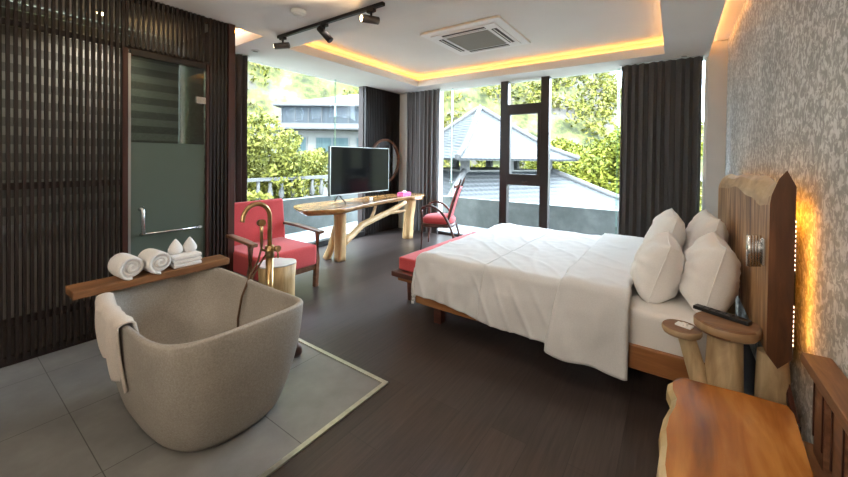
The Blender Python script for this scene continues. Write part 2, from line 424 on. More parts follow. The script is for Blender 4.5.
for (x0, x1, y0, y1) in ((cx0 - g - .02, cx0 - g, cy0 - g, cy1 + g), (cx1 + g, cx1 + g + .02, cy0 - g, cy1 + g),
                         (cx0 - g, cx1 + g, cy0 - g - .02, cy0 - g), (cx0 - g, cx1 + g, cy1 + g, cy1 + g + .02)):
    b.box(x0, x1, y0, y1, CZ + .111, UZ)
struct('cove_back', b, M['cove_paint'])
b = MB(); b.box(.27, RX - .001, BY, 5.50, CZ + .17, CZ + .19); b.box(.25, .27, BY, 5.50, CZ + .111, CZ + .19); struct('ceiling_slot', b, M['cove_paint'], label='warm-lit recess of the ceiling along the plaster wall')
b = MB()
b.box(-4.6, -3.60, 2.102, 2.12, CZ + .111, UZ + .30); b.box(-3.595, -3.585, 1.76, 2.10, CZ + .111, UZ + .3)
struct('recess_cheek', b, M['cove_paint'])
# LED strips in the coves
t = thing('cove_light', 'warm orange LED strip hidden around the raised ceiling edge', 'cove light', (-1.9, 3.8, CZ + .11))
zz = CZ + .116
for (x0, x1, y0, y1) in ((cx0 - .12, cx0 - .105, cy0 - .1, cy1 + .1), (cx1 + .105, cx1 + .12, cy0 - .1, cy1 + .1),
                         (cx0 - .1, cx1 + .1, cy0 - .12, cy0 - .105), (cx0 - .1, cx1 + .1, cy1 + .105, cy1 + .12)):
    b = MB(); b.box(x0, x1, y0, y1, zz, zz + .012); b.build('led_strip', M['led'], t)
b = MB(); b.box(.285 - .0, .289, 1.2, 5.4, UZ, UZ + .012)
b = MB(); b.box(.275, .283, .8, 5.45, CZ + .1105, CZ + .118)
M['led_soft'] = mat('warm_led_soft', (1, .6, .2), .5, emit=(1, .50, .18), estr=22)
tag(b.build('slot_light', M['led_soft']), 'warm LED strip in the ceiling slot along the headboard wall', 'cove light')
b = MB(); b.box(-4.5, -3.62, 2.085, 2.095, CZ + .16, CZ + .17)
M['led_deep'] = mat('deep_orange_led', (1, .5, .1), .5, emit=(1, .40, .06), estr=40)
tag(b.build('curtain_slot_light', M['led_deep']), 'warm LED strip in the ceiling recess beside the slatted partition', 'cove light')

# partition wall between bathroom and bedroom, outer walls
b = MB(); b.box(WX - .05, SX - .031, 1.703, 1.76, 0, CZ); struct('wall_partition', b, M['post_wood'])
b = MB(); b.box(WX - .15, WX + .03, 1.84, 2.05, 0, CZ); struct('wall_left', b, M['wall_paint'])
b = MB(); b.box(WX - .12, WX, 4.55, 5.72, 0, CZ); struct('wall_left_corner', b, M['rail_wood'], label='dark wood wall behind the round mirror')
b = MB(); b.box(-4.55, -4.31, 5.52, 5.72, 0, CZ); struct('column_corner', b, M['wall_paint'], label='pale corner column between mirror wall and curtain')
b = MB(); b.box(-4.31, -3.60, WY + .02, 5.72, 0, CZ); struct('wall_back', b, M['wall_paint'])

# ------------------------------------------------------------ windows
b = MB(); b.box(WX - .012, WX, 2.05, 3.90, .08, CZ); b.box(WX - .012, WX, 3.92, 4.55, .08, CZ); w1 = struct('window_1', b, M['glass'], label='tall frameless window behind the armchair and television')
b = MB(); b.box(WX - .014, WX + .006, 3.90, 3.92, .08, CZ); struct('glass_joint', b, M['glass_edge'], w1)
b = MB(); b.box(WX - .06, WX + .06, 2.05, 4.55, 0, .08); struct('window_sill', b, M['black'], w1)
b = MB()
for x0, x1 in ((-3.60, -3.32), (-3.305, -2.34), (-1.59, -.66), (-.64, .31)): b.box(x0, x1, WY, WY + .012, .05, CZ)
w2 = struct('window_2', b, M['glass'], label='wide window wall behind the bed and desk chair')
b = MB(); b.box(-3.32, -3.305, WY - .006, WY + .016, .05, CZ); b.box(-.66, -.64, WY - .006, WY + .016, .05, CZ); struct('glass_joint', b, M['glass_edge'], w2)
b = MB()
b.box(-2.36, -2.235, WY - .05, WY + .06, 0, CZ); b.box(-1.70, -1.575, WY - .05, WY + .06, 0, CZ)
b.box(-2.235, -1.70, WY - .045, WY + .055, 2.16, 2.28); b.box(-2.235, -1.70, WY - .045, WY + .055, .985, 1.12)
b.box(-2.235, -1.70, WY - .045, WY + .055, 0, .08)
struct('window_frame', b, M['frame_dark'], w2)
b = MB()
for (x0, x1, z0, z1) in ((-2.235, -2.19, 1.12, 2.16), (-1.745, -1.70, 1.12, 2.16), (-2.19, -1.745, 1.12, 1.16), (-2.19, -1.745, 2.12, 2.16)):
    b.box(x0, x1, WY - .06, WY + .02, z0, z1)
struct('casement_sash', b, M['frame_dark'], w2)
b = MB(); b.box(-2.19, -1.745, WY, WY + .01, 1.16, 2.12); b.box(-2.235, -1.70, WY, WY + .01, 2.28, CZ); b.box(-2.235, -1.70, WY, WY + .01, .08, .985)
struct('window_pane', b, M['glass'], w2)
b = MB(); b.box(-3.6, .31, WY - .03, WY + .05, 0, .05); struct('window_sill', b, M['frame_dark'], w2)
b = MB(); b.tube([(-1.96, WY - .075, 1.05), (-1.96, WY - .11, 1.05), (-1.88, WY - .11, 1.05)], .009, 8); struct('window_handle', b, M['black'], w2)

# ------------------------------------------------------------ slatted partition with glass door
t = thing('slatted_partition', 'dark wooden slatted screen between the bedroom and bathroom', 'partition', (SX, .9, 0))
b = MB()
y = -1.65; pitch = .0345
ys = []
while y < .905: ys.append(y); y += pitch
for y in ys: b.box(SX - .02, SX + .02, y, y + .017, .03, CZ - .002)
b.build('slats', M['slat'], t)
b = MB(); y = .915
while y < 1.50: b.box(SX - .02, SX + .02, y + .01, y + .027, 2.25, CZ - .002); y += pitch
b.build('slats', M['slat'], t)
b = MB(); y = 1.54
while y < 1.68: b.box(SX - .02, SX + .02, y, y + .017, .03, CZ - .002); y += pitch
b.build('slats', M['slat'], t)
for z0, z1, y0, y1 in ((2.235, 2.27, -1.65, 1.70), (1.16, 1.205, -1.65, .91), (1.16, 1.205, 1.53, 1.70), (.26, .31, -1.65, .91), (.26, .31, 1.53, 1.7), (.007, .06, -1.65, .91), (.007, .06, 1.53, 1.7), (CZ - .05, CZ - .001, -1.65, 1.7)):
    b = MB(); b.box(SX - .028, SX - .004, y0, y1, z0, z1); b.build('rail', M['rail_wood'], t)
for y0, y1 in ((.905, .938), (1.512, 1.53), (1.705, 1.765)):
    b = MB(); b.box(SX - .04, SX + .03, y0, y1, .0, CZ - .001 if y0 > 1.6 else 2.235); b.build('post', M['post_wood'], t)

t = thing('glass_door', 'frosted glass bathroom door with a chrome handle bar', 'door', (SX, 1.22, 0))
b = MB(); b.box(SX - .004, SX + .004, .955, 1.50, 1.50, 2.19); b.build('clear_pane', M['door_glass'], t)
b = MB(); b.box(SX - .004, SX + .004, .955, 1.50, .012, 1.50); b.build('frosted_pane', M['frost_glass'], t)
b = MB(); b.box(SX - .012, SX + .02, .940, .957, .01, 2.20); b.build('jamb_strip', M['alu'], t)
b = MB(); b.box(SX - .006, SX + .008, 1.498, 1.507, .012, 2.19); b.build('edge_seal', M['glass_edge'], t)
b = MB(); b.box(SX - .012, SX + .02, .957, 1.51, 2.19, 2.23); b.build('head_strip', M['black'], t)
b = MB(); b.tube([(SX + .004, 1.02, .955), (SX + .045, 1.02, .97), (SX + .05, 1.025, .955), (SX + .05, 1.03, .76), (SX + .004, 1.03, .75)], .014, 10)
b.tube([(SX + .05, 1.03, .76), (SX + .05, 1.45, .755)], .008, 10); b.tube([(SX + .05, 1.45, .755), (SX + .004, 1.45, .755)], .013, 10); b.build('handle', M['chrome'], t)
for z in (1.90, .3):
    b = MB(); b.box(SX - .012, SX + .018, 1.43, 1.512, z - .03, z + .03, .003); b.build('hinge', M['chrome'], t)

# bathroom beyond
b = MB(); b.box(WX - .12, WX - .0, BY, -.9, 0, CZ); b.box(WX - .12, WX, -.9, 1.70, 0, .82); struct('wall_bathroom', b, M['bath_wall'], label='dim bathroom wall seen through the slats')
b = MB(); b.box(WX - .12, WX - .051, 1.70, 1.765, 0, CZ); struct('wall_bathroom_pier', b, M['rail_wood'])
b = MB(); b.box(WX - .08, WX - .07, -.9, 1.70, .75, CZ); struct('window_3', b, M['glass'], label='bathroom window behind the banded blinds')
t = thing('zebra_blind', 'grey banded roller blind in the bathroom behind the slats', 'blind', (WX + .03, .4, .8))
b = MB(); y0, y1 = -.9, 1.655
z = .8; k = 0
while z < 2.6:
    b.box(WX + .02, WX + .024, y0, y1, z, z + .075, mi=k % 2); z += .075; k += 1
b.build('blind_fabric', [M['blind'], M['blind_dark']], t)
b = MB(); b.tube([(WX + .03, y0, 2.63), (WX + .03, y1, 2.63)], .03, 12); b.build('roller', M['alu'], t)
b = MB(); b.box(WX + .012, WX + .032, y0, y1, .775, .80); b.build('bottom_bar', M['alu'], t)
t = thing('bathroom_cabinet', 'tall near-black cabinet behind the slats at the left', 'cabinet', (-4.25, .10, 0))
b = MB(); b.box(-4.5, -4.02, -.08, .24, .07, .92, .006); b.box(-4.48, -4.05, -.06, .22, .0, .07); b.build('body', M['rail_wood'], t)
b = MB(); b.box(-4.019, -4.004, -.07, .23, .09, .90, .003); d = b.build('door', M['black'], t)
b = MB(); b.box(-4.004, -3.99, .19, .205, .45, .60, .002); b.build('handle', M['chrome'], d)
t = thing('bathroom_spotlight', 'small bright round ceiling spotlight seen through the slats', 'ceiling light', (-4.2, .93, CZ))
b = MB(); b.lathe([(.0, 0), (.045, 0), (.045, -.012), (.035, -.014), (.0, -.014)], (-4.2, .93, CZ - .001), 20); b.build('trim_ring', M['alu'], t)
b = MB(); b.lathe([(.0, 0), (.028, 0), (.028, -.006), (.0, -.006)], (-4.2, .93, CZ - .0155), 20); b.build('bulb', M['bulb'], t)

# slatted panel + curtain at the mirror wall
t = thing('slatted_wall_panel', 'dark vertical slatted panel on the wall behind the television', 'wall panel', (WX + .03, 5.0, 0))
b = MB(); y = 4.56
while y < 5.50: b.box(WX + .012, WX + .05, y, y + .022, .0, CZ - .002); y += .044
b.build('slats', M['slat'], t)
for z in (.03, 1.33, 2.25): b = MB(); b.box(WX + .001, WX + .03, 4.555, 5.5, z, z + .04); b.build('rail', M['rail_wood'], t)

def curtain(name, label, p0, p1, z0, z1, folds, amp, m, seed=0):
    p0 = Vector(p0); p1 = Vector(p1); d = (p1 - p0); L = d.length; d.normalize(); n = Vector((-d.y, d.x))
    rnd = random.Random(seed); ph = [rnd.uniform(-.5, .5) for _ in range(40)]
    b = MB()
    def fn(u, v):
        s = u * folds
        k = int(s); w = s + .10 * math.sin(s * 2.1 + seed)
        a = amp * (1 + .35 * ph[k % 40]) * (.75 + .25 * (1 - v))
        off = a * math.sin(2 * PI * w + .5 * math.sin(v * 2 + ph[k % 40] * 3))
        sh = .25 * L / folds * math.sin(4 * PI * w)
        return (p0.x + d.x * (u * L + sh * .5) + n.x * off, p0.y + d.y * (u * L + sh * .5) + n.y * off, z0 + (z1 - z0) * v)
    b.grid(fn, folds * 12, 14)
    t = thing(name, label, 'curtain', ((p0.x + p1.x) / 2, (p0.y + p1.y) / 2, z0), 0, 'charcoal window curtains')
    solid(b.build('drape', m, t, fixn=False), .006)
    b = MB(); q0 = p0 - d * .02; q1 = p1 + d * .02
    b.tube([(q0.x, q0.y, z1 + .008), (q1.x, q1.y, z1 + .008)], .006, 8); b.build('track', M['alu'], t)
    return t
curtain('window_curtain', 'narrow charcoal curtain bunched between slatted screen and left window', (-4.42, 1.92), (-4.42, 2.38), .02, CZ - .016, 6, .035, M['curtain_warm'], 1)
curtain('window_curtain', 'charcoal curtain beside the pale corner column, behind the desk', (-4.27, 5.42), (-3.50, 5.42), .02, CZ - .016, 8, .035, M['curtain_warm'], 2)
curtain('window_curtain', 'wide charcoal curtain hanging behind the white pillows', (-.60, 5.38), (.25, 5.38), .02, CZ - .016, 9, .04, M['curtain'], 3)
b = MB(); b.box(.284, .311, WY - .04, WY + .05, 0, CZ); struct('window_frame_edge', b, M['alu'], w2)

# ------------------------------------------------------------ ceiling fixtures
t = thing('air_conditioner', 'square white cassette air conditioner in the raised ceiling', 'air conditioner', (-2.0, 3.92, UZ))
ax, ay, ah = -2.0, 3.92, .50
b = MB(); b.box(ax - ah, ax + ah, ay - ah, ay + ah, UZ - .028, UZ - .001, .010); b.build('panel', M['ac_white'], t)
b = MB(); b.box(ax - .41, ax + .41, ay - .41, ay + .41, UZ - .040, UZ - .028, .005); b.build('inner_frame', M['ac_white'], t)
b = MB(); b.box(ax - .27, ax + .27, ay - .27, ay + .27, UZ - .046, UZ - .040)
for i in range(18): b.box(ax - .26, ax + .26, ay - .26 + i * .03, ay - .245 + i * .03, UZ - .052, UZ - .046)
b.build('grille', M['ac_grille'], t)
for k in range(4):
    b = MB(); vs = b.box(-.27, .27, .315, .375, -.046, -.041); vs += b.box(-.27, .27, .338, .347, -.052, -.046, mi=1)
    b.xf(vs, Matrix.Translation((ax, ay, UZ)) @ Matrix.Rotation(k * PI / 2, 4, 'Z')); b.build('air_slot', [M['ac_dark'], M['ac_white']], t)

t = thing('track_light', 'black ceiling track carrying three cylinder spotlights', 'track light', (-2.7, 2.18, CZ))
b = MB(); b.box(-3.44, -1.96, 2.163, 2.197, CZ - .03, CZ - .0005, .003); b.build('track', M['black'], t)
def head(ax, d, bulb, L=.15, r=.032):
    d = Vector(d).normalized()
    b = MB(); b.box(ax - .04, ax + .04, 2.162, 2.198, CZ - .055, CZ - .031, .003); h = b.build('adapter', M['black'], t)
    piv = Vector((ax, 2.18, CZ - .115))
    b = MB(); b.tube([(ax, 2.18, CZ - .054), piv], .009, 10); b.build('stem', M['black'], h)
    a0 = piv - d * L * .45; a1 = piv + d * L * .55
    b = MB(); b.tube([a0, a0 + d * .004, a1 - d * .0, a1], [r * .9, r, r, r * .97], 20); b.build('lamp_body', M['black'] if not bulb else M['hose_body'], h)
    b = MB(); b.tube([a1 + d * .0005, a1 + d * .004], r * .72, 16); b.build('lamp_bulb', bulb or M['black_plastic'], h)
    return a1, d
M['hose_body'] = mat('grey_spot_body', (.10, .085, .075), .45, .4)
heads = [head(-3.36, (-.75, -.62, -.10), M['bulb_soft']), head(-2.70, (.62, .25, -.72), None, .17), head(-2.10, (-.45, -.9, -.04), M['bulb'])]

tt = thing('smoke_detector', 'round white smoke detector on the ceiling', 'smoke detector', (-2.70, 1.90, CZ))
b = MB(); b.lathe([(0, 0), (.065, 0), (.065, -.022), (.05, -.03), (0, -.03)], (-2.70, 1.90, CZ - .001), 28); b.build('housing', M['ac_white'], tt)
b = MB(); b.lathe([(.0, 0), (.042, 0), (.036, -.012), (0, -.013)], (-2.70, 1.90, CZ - .0315), 24); b.build('sensor_dome', M['ac_white'], tt)
def downlight(x, y, label, lit=True):
    t = thing('recessed_downlight', label, 'ceiling light', (x, y, CZ), 0, 'small recessed downlights')
    b = MB(); b.lathe([(0, 0), (.05, 0), (.05, -.006), (.036, -.008), (.0, -.008)], (x, y, CZ - .001), 24); b.build('trim_ring', M['ac_white'], t)
    b = MB(); b.lathe([(0, 0), (.030, 0), (.030, -.002), (0, -.002)], (x, y, CZ - .0095), 20); b.build('lens', M['downlight'] if lit else M['ac_grille'], t)
downlight(-4.15, 2.33, 'small recessed downlight above the left window curtain', False)
downlight(.07, 5.30, 'small recessed downlight above the wide charcoal curtain', False)

# ------------------------------------------------------------ bathtub
TX, TY = -2.215, .930
t = thing('bathtub', 'freestanding grey stone bathtub standing on the tiled floor', 'bathtub', (TX, TY, 0))
def sup(a, bb, n, th):
    c, s = math.cos(th), math.sin(th)
    return (a * math.copysign(abs(c) ** (2 / n), c), bb * math.copysign(abs(s) ** (2 / n), s))
N = 72
def tub_ring(a, bb, n, z, zr=0, dx=0):
    out = []
    for k in range(N):
        x, y = sup(a, bb, n, 2 * PI * k / N)
        out.append((TX + x + dx, TY + y, z + zr * (abs(x / a) ** 3 if a else 0)))
    return out
TA, TB, TZ, TE = .600, .368, .560, .050
rings = []
rings.append(tub_ring(.40, .24, 2.9, .0065)); rings.append(tub_ring(.455, .285, 2.9, .0065)); 
for i in range(1, 15):
    f = i / 14; e = f ** .62
    rings.append(tub_ring(.468 + (TA - .468) * math.sin(f * PI / 2) ** .75, .296 + (TB - .296) * math.sin(f * PI / 2) ** .75, 2.9 + 1.4 * f, .012 + (TZ - .012 - .012) * f, TE * f ** 2))
rings.append(tub_ring(TA - .003, TB - .003, 4.3, TZ - .004, TE)); rings.append(tub_ring(TA - .014, TB - .014, 4.3, TZ, TE))
rings.append(tub_ring(TA - .026, TB - .026, 4.3, TZ - .004, TE))
for i in range(0, 12):
    f = 1 - i / 11
    rings.append(tub_ring(.33 + (TA - .03 - .33) * math.sin(f * PI / 2) ** .75, .17 + (TB - .03 - .17) * math.sin(f * PI / 2) ** .75, 2.4 + 1.8 * f, .09 + (TZ - .02 - .09) * f, TE * f ** 2))
rings.append(tub_ring(.20, .10, 2.2, .085))
b = MB(); b.loft(rings); b.build('shell', M['stone'], t)
b = MB(); b.lathe([(0, 0), (.03, 0), (.03, .004), (0, .005)], (TX + .1, TY, .086), 20); b.build('drain', M['brass'], t)

b = MB(); b.prism([(-2.86, .475), (-2.68, .475), (-2.69, 1.32), (-2.86, 1.33)], TZ + .034, TZ + .080, bev=.006)
tag(b.build('bath_board', M['plank']), 'brown wooden board resting across the far end of the bathtub', 'bath board')
PZ = TZ + .081

def towel_roll(x, y, r, L, label, ang):
    tt = thing('rolled_towel', label, 'towel', (x, y, PZ + r), ang, 'rolled towels on the bath board')
    # spiral cross-section in the y-z plane, extruded along local x
    turns = 2.6; n = 110; pts = []
    for i in range(n + 1):
        f = i / n; rr = r * (.12 + .88 * f) * (1 + .02 * math.sin(f * 40)); a = f * turns * 2 * PI - PI / 2 - turns * 2 * PI
        pts.append((rr * math.cos(a), rr * math.sin(a)))
    b = MB()
    def fn(u, v):
        p = pts[int(round(u * n))]; x = (v - .5) * L
        e = 1 - .05 * abs(2 * v - 1) ** 6
        return (x + .006 * math.sin(u * 9), p[0] * e, p[1] * e)
    b.grid(fn, n, 10); o = b.build('towel_cloth', M['towel'], tt, local=True, fixn=False); solid(o, .016, 0)
    b = MB(); b.tube([(-L / 2 + .012, 0, 0), (L / 2 - .012, 0, 0)], r * .86, 20); b.build('inner_layers', M['towel'], tt, local=True)
    return tt
towel_roll(-2.78, .735, .070, .18, 'rolled white towel nearest the board end, left of its twin', .06)
towel_roll(-2.775, .880, .070, .18, 'rolled white towel beside the folded rabbit-ear towel', .06)
tt = thing('folded_towel', 'white towel folded with two pointed ears standing up', 'towel', (-2.79, 1.05, PZ))
b = MB()
for i in range(3): b.box(-2.88, -2.70, .965, 1.135, PZ + .001 + i * .027, PZ + .026 + i * .027, .010, 3)
b.build('folded_base', M['towel'], tt)
for yy in (1.008, 1.095):
    b = MB(); b.loft([[(-2.80 + r * 1.0 * math.cos(a) * .9, yy + r * math.sin(a), PZ + .078 + z) for a in [2 * PI * k / 16 for k in range(16)]] for r, z in
                     ((.030, 0), (.044, .015), (.045, .035), (.034, .06), (.018, .085), (.004, .103))]); b.build('ear', M['towel'], tt)

# towel hanging over the rim at the near left corner
tt = thing('draped_towel', 'beige hand towel draped over the near corner of the bathtub rim', 'towel', (-2.4, .55, TZ))
b = MB()
yo = TY - TB
def fn(u, v):
    x = -2.66 + .49 * u
    lx = abs((x - TX) / TA); rimz = TZ + TE * lx ** 3
    rim = TY - TB * max(0.0, (1 - min(1, lx) ** 4.3)) ** (1 / 4.3)
    s = v * .56 - .14                       # <0 inside the tub, >0 down the outside
    w = .008 * math.sin(u * 17) + .006 * math.sin(u * 31 + v * 4)
    low = .36 * (.86 + .14 / (1 + math.exp(-(u - .45) * 60)))
    if s < 0:
        return (x, rim + .042 + .004 + w * .4 - s * .16, rimz + .010 + s * .72)
    if s < .05:
        f = s / .05; return (x, rim + .042 - .062 * f, rimz + .016 + .006 * math.sin(f * PI) - .004 * f)
    f = (s - .05) / .37
    return (x, rim - .022 + .045 * f * f + w * (.5 + f), rimz + .010 - low * f * .93)
b.grid(fn, 44, 46); solid(b.build('cloth', M['towel_beige'], tt, fixn=False), .011, 0)

# faucet
FX, FY = -2.365, 1.44
t = thing('bath_faucet', 'aged brass floor-standing bath faucet behind the bathtub', 'faucet', (FX, FY, 0))
b = MB(); b.lathe([(0, 0), (.05, 0), (.05, .012), (.03, .02), (0, .02)], (FX, FY, .0065), 28); b.build('floor_plate', M['brass'], t)
b = MB(); b.tube([(FX, FY, .02), (FX, FY, .70)], .026, 20); b.build('column', M['brass'], t)
pts = [(FX, FY, .70), (FX, FY, .965)]
cr = .098
for i in range(1, 13):
    a = PI * i / 12; pts.append((FX, FY - cr + cr * math.cos(a), .965 + cr * math.sin(a) * 1.05))
pts.append((FX, FY - 2 * cr - .004, .955)); 
b = MB(); b.tube(pts, .015, 16); b.build('spout', M['brass'], t)
b = MB(); b.tube([(FX, FY, .675), (FX, FY, .76)], .031, 20); b.build('mixer_body', M['brass'], t)
b = MB(); b.tube([(FX, FY, .74), (FX + .07, FY + .015, .745)], .014, 12); b.tube([(FX + .06, FY + .013, .745), (FX + .085, FY + .018, .745)], .022, 14); b.tube([(FX + .075, FY + .016, .745), (FX + .082, FY + .016, .68)], .006, 8); b.build('lever', M['brass'], t)
b = MB(); b.tube([(FX, FY, .72), (FX, FY - .06, .74), (FX, FY - .06, .80)], .010, 12); b.build('shower_bracket', M['brass'], t)
b = MB(); b.tube([(FX, FY - .06, .76), (FX, FY - .062, .86), (FX + .004, FY - .066, .93)], [.010, .011, .013], 14)
b.tube([(FX - .014, FY - .066, .93), (FX + .03, FY - .072, .936)], .024, 16); b.build('hand_shower', M['brass'], t)
b = MB()
b.tube([(FX, FY - .06, .76), (FX + .0, FY - .085, .67), (FX + .01, FY - .15, .58), (FX + .02, FY - .21, .46), (FX + .02, FY - .235, .32), (FX + .02, FY - .23, .13)], .007, 10)
b.tube([(FX, FY - .03, .70), (FX + .0, FY - .075, .64), (FX + .01, FY - .13, .57), (FX + .02, FY - .165, .44), (FX + .02, FY - .165, .30), (FX + .02, FY - .17, .13)], .007, 10)
b.build('hose', M['hose'], t)
b = MB(); b.lathe([(.0, 0), (.030, .004), (.044, .03), (.042, .06), (.028, .085), (.0, .095)], (-2.135, 1.50, .0065), 24)
tag(b.build('brown_knob', M['ball']), 'small dark brown rounded knob on the tiles beyond the bathtub', 'knob')

# ------------------------------------------------------------ stump side table
t = thing('stump_table', 'barked log side table with a pale top by the red armchair', 'side table', (-2.90, 1.835, 0))
def blob(c, r, z, n=36, amp=.08, seed=0, sx=1, sy=1):
    return [(c[0] + sx * r * (1 + amp * nz(math.cos(a) * 1.3, math.sin(a) * 1.3, seed + z * .6) * 2) * math.cos(a), c[1] + sy * r * (1 + amp * nz(math.cos(a) * 1.3, math.sin(a) * 1.3, seed + z * .6) * 2) * math.sin(a), z) for a in [2 * PI * k / n for k in range(n)]]
SC = (-2.90, 1.835)
b = MB(); b.loft([blob(SC, .155, 0.001, amp=.12, seed=3), blob(SC, .155, .15, amp=.12, seed=3), blob(SC, .15, .30, amp=.12, seed=3), blob(SC, .158, .44, amp=.12, seed=3)]); b.build('log', M['stump'], t)
M['stump_top'] = noisy('pale_log_top', [(.3, (.50, .50, .50)), (.7, (.66, .66, .67))], nscale=8, rough=.3)
b = MB(); b.loft([blob(SC, .157, .4405, amp=.12, seed=3), blob(SC, .157, .452, amp=.12, seed=3)]); b.build('top_disc', M['stump_top'], t)

# ------------------------------------------------------------ red armchair (faces +X)
t = thing('armchair', 'coral red upholstered armchair with brown wooden arms by the window', 'armchair', (-3.45, 2.09, 0))
ya, yb = 1.72, 2.46
for yy in (ya, yb):
    b = MB(); b.bar([(-3.82, yy, .62), (-3.5, yy, .625), (-3.25, yy, .612), (-3.06, yy, .595)], [.05, .065, .075, .06], .03); b.build('armrest', M['arm_wood'], t)
    b = MB(); b.bar([(-3.16, yy, .0), (-3.14, yy, .30), (-3.13, yy, .597)], .05, .05); b.build('leg', M['arm_wood'], t)
    b = MB(); b.bar([(-3.83, yy, .0), (-3.80, yy, .35), (-3.80, yy, .61)], .045, .05); b.build('leg', M['arm_wood'], t)
b = MB()
for yy in (ya, yb): b.box(-3.80, -3.14, yy - .015, yy + .015, .20, .27)
b.box(-3.17, -3.14, ya, yb, .19, .26); b.box(-3.82, -3.79, ya, yb, .20, .27); b.build('seat_frame', M['arm_wood'], t)
def cushion(x0, x1, y0, y1, z0, z1, m, name, parent, bev=.035, lean=0):
    b = MB(); vs = b.box(x0, x1, y0, y1, z0, z1, bev, 4)
    for f in b.b.faces: f.smooth = True
    if lean:
        b.xf(b.b.verts[:], Matrix.Translation((x1, 0, z0)) @ Matrix.Rotation(lean, 4, 'Y') @ Matrix.Translation((-x1, 0, -z0)))
    return b.build(name, m, parent)
cushion(-3.74, -3.085, ya + .035, yb - .035, .255, .47, M['red'], 'seat_cushion', t)
cushion(-3.82, -3.68, ya - .055, yb + .0, .30, .915, M['red'], 'back_cushion', t, lean=-.12)

# ------------------------------------------------------------ live-edge desk
t = thing('live_edge_desk', 'long live-edge wooden desk under the television with log legs', 'desk', (-3.8, 4.0, 0))
poly = []
front = [(-4.08, 2.80), (-3.86, 2.70), (-3.62, 2.62), (-3.54, 2.66), (-3.44, 2.84), (-3.34, 3.02), (-3.36, 3.12), (-3.46, 3.45), (-3.54, 3.8), (-3.60, 4.15), (-3.64, 4.5), (-3.64, 4.8), (-3.58, 5.05), (-3.60, 5.16)]
back = [(-3.75, 5.24), (-4.05, 5.22), (-4.12, 4.8), (-4.15, 4.3), (-4.12, 3.8), (-4.14, 3.3), (-4.16, 3.0)]
poly = front + back
def smooth_poly(p, k=3):
    for _ in range(k):
        q = []
        for i in range(len(p)):
            a = p[i]; c = p[(i + 1) % len(p)]
            q += [(a[0] * .78 + c[0] * .22, a[1] * .78 + c[1] * .22), (a[0] * .22 + c[0] * .78, a[1] * .22 + c[1] * .78)]
        p = q
    return p
def slab(poly, z0, z1, m, name, parent, under=.03, mi=None, wob=.008):
    p = smooth_poly(poly, 2); cx = sum(a for a, _ in p) / len(p); cy = sum(c for _, c in p) / len(p)
    def off(d, z):
        out = []
        n = len(p)
        for i in range(n):
            a = p[i - 1]; c = p[(i + 1) % n]; tx, ty = c[0] - a[0], c[1] - a[1]; l = math.hypot(tx, ty) or 1
            nx, ny = -ty / l, tx / l
            if nx * (cx - p[i][0]) + ny * (cy - p[i][1]) < 0: nx, ny = -nx, -ny
            w = wob * nz(p[i][0] * 6, p[i][1] * 6, z * 20)
            out.append((p[i][0] + nx * (d + w), p[i][1] + ny * (d + w), z))
        return out
    h = z1 - z0
    b = MB(); b.loft([off(under, z0), off(under * .45, z0 + h * .25), off(.004, z0 + h * .65), off(0, z0 + h * .88), off(.006, z1)])
    return b.build(name, m, parent)
slab(poly, .685, .755, M['table_top'], 'table_top', t, .05)
def trunk(pts, rs, m, name, parent, n=20, amp=.10, seed=1):
    b = MB(); P = [Vector(p) for p in pts]; rings = []
    # densify
    D = []; RR = []
    for i in range(len(P) - 1):
        for k in range(5): f = k / 5; D.append(P[i].lerp(P[i + 1], f)); RR.append(rs[i] * (1 - f) + rs[i + 1] * f)
    D.append(P[-1]); RR.append(rs[-1]); up = None
    for i, p in enumerate(D):
        tn = (D[min(i + 1, len(D) - 1)] - D[max(i - 1, 0)]).normalized()
        if up is None: up = Vector((1, 0, 0)) if abs(tn.x) < .8 else Vector((0, 0, 1))
        u = (up - tn * up.dot(tn)).normalized(); v = tn.cross(u); up = u
        rings.append([p + (u * math.cos(a) + v * math.sin(a)) * RR[i] * (1 + amp * 2 * nz(math.cos(a) * 1.2 + p.x, math.sin(a) * 1.2 + p.y, p.z * 2 + seed)) for a in [2 * PI * k / n for k in range(n)]])
    b.loft(rings); return b.build(name, m, parent)
trunk([(-3.69, 3.27, 0), (-3.69, 3.27, .3), (-3.70, 3.28, .70)], [.080, .080, .088], M['table_leg'], 'leg', t)
trunk([(-3.90, 3.22, 0), (-3.84, 3.25, .15), (-3.80, 3.28, .45)], [.055, .05, .03], M['table_leg'], 'leg', t, seed=4)
trunk([(-3.80, 4.90, 0), (-3.78, 4.90, .35), (-3.74, 4.90, .70)], [.095, .085, .10], M['table_leg'], 'leg', t, seed=7)
trunk([(-3.70, 3.32, .20), (-3.75, 3.75, .40), (-3.72, 4.3, .53), (-3.66, 4.66, .66)], [.05, .048, .045, .035], M['branch'], 'branch_brace', t, seed=9)
trunk([(-3.78, 3.95, .44), (-3.84, 4.10, .56), (-3.90, 4.22, .69)], [.028, .024, .02], M['branch'], 'branch_brace', t, seed=11)
trunk([(-3.73, 4.25, .52), (-3.66, 4.45, .52), (-3.60, 4.58, .535)], [.032, .026, .018], M['branch'], 'branch_brace', t, seed=12)

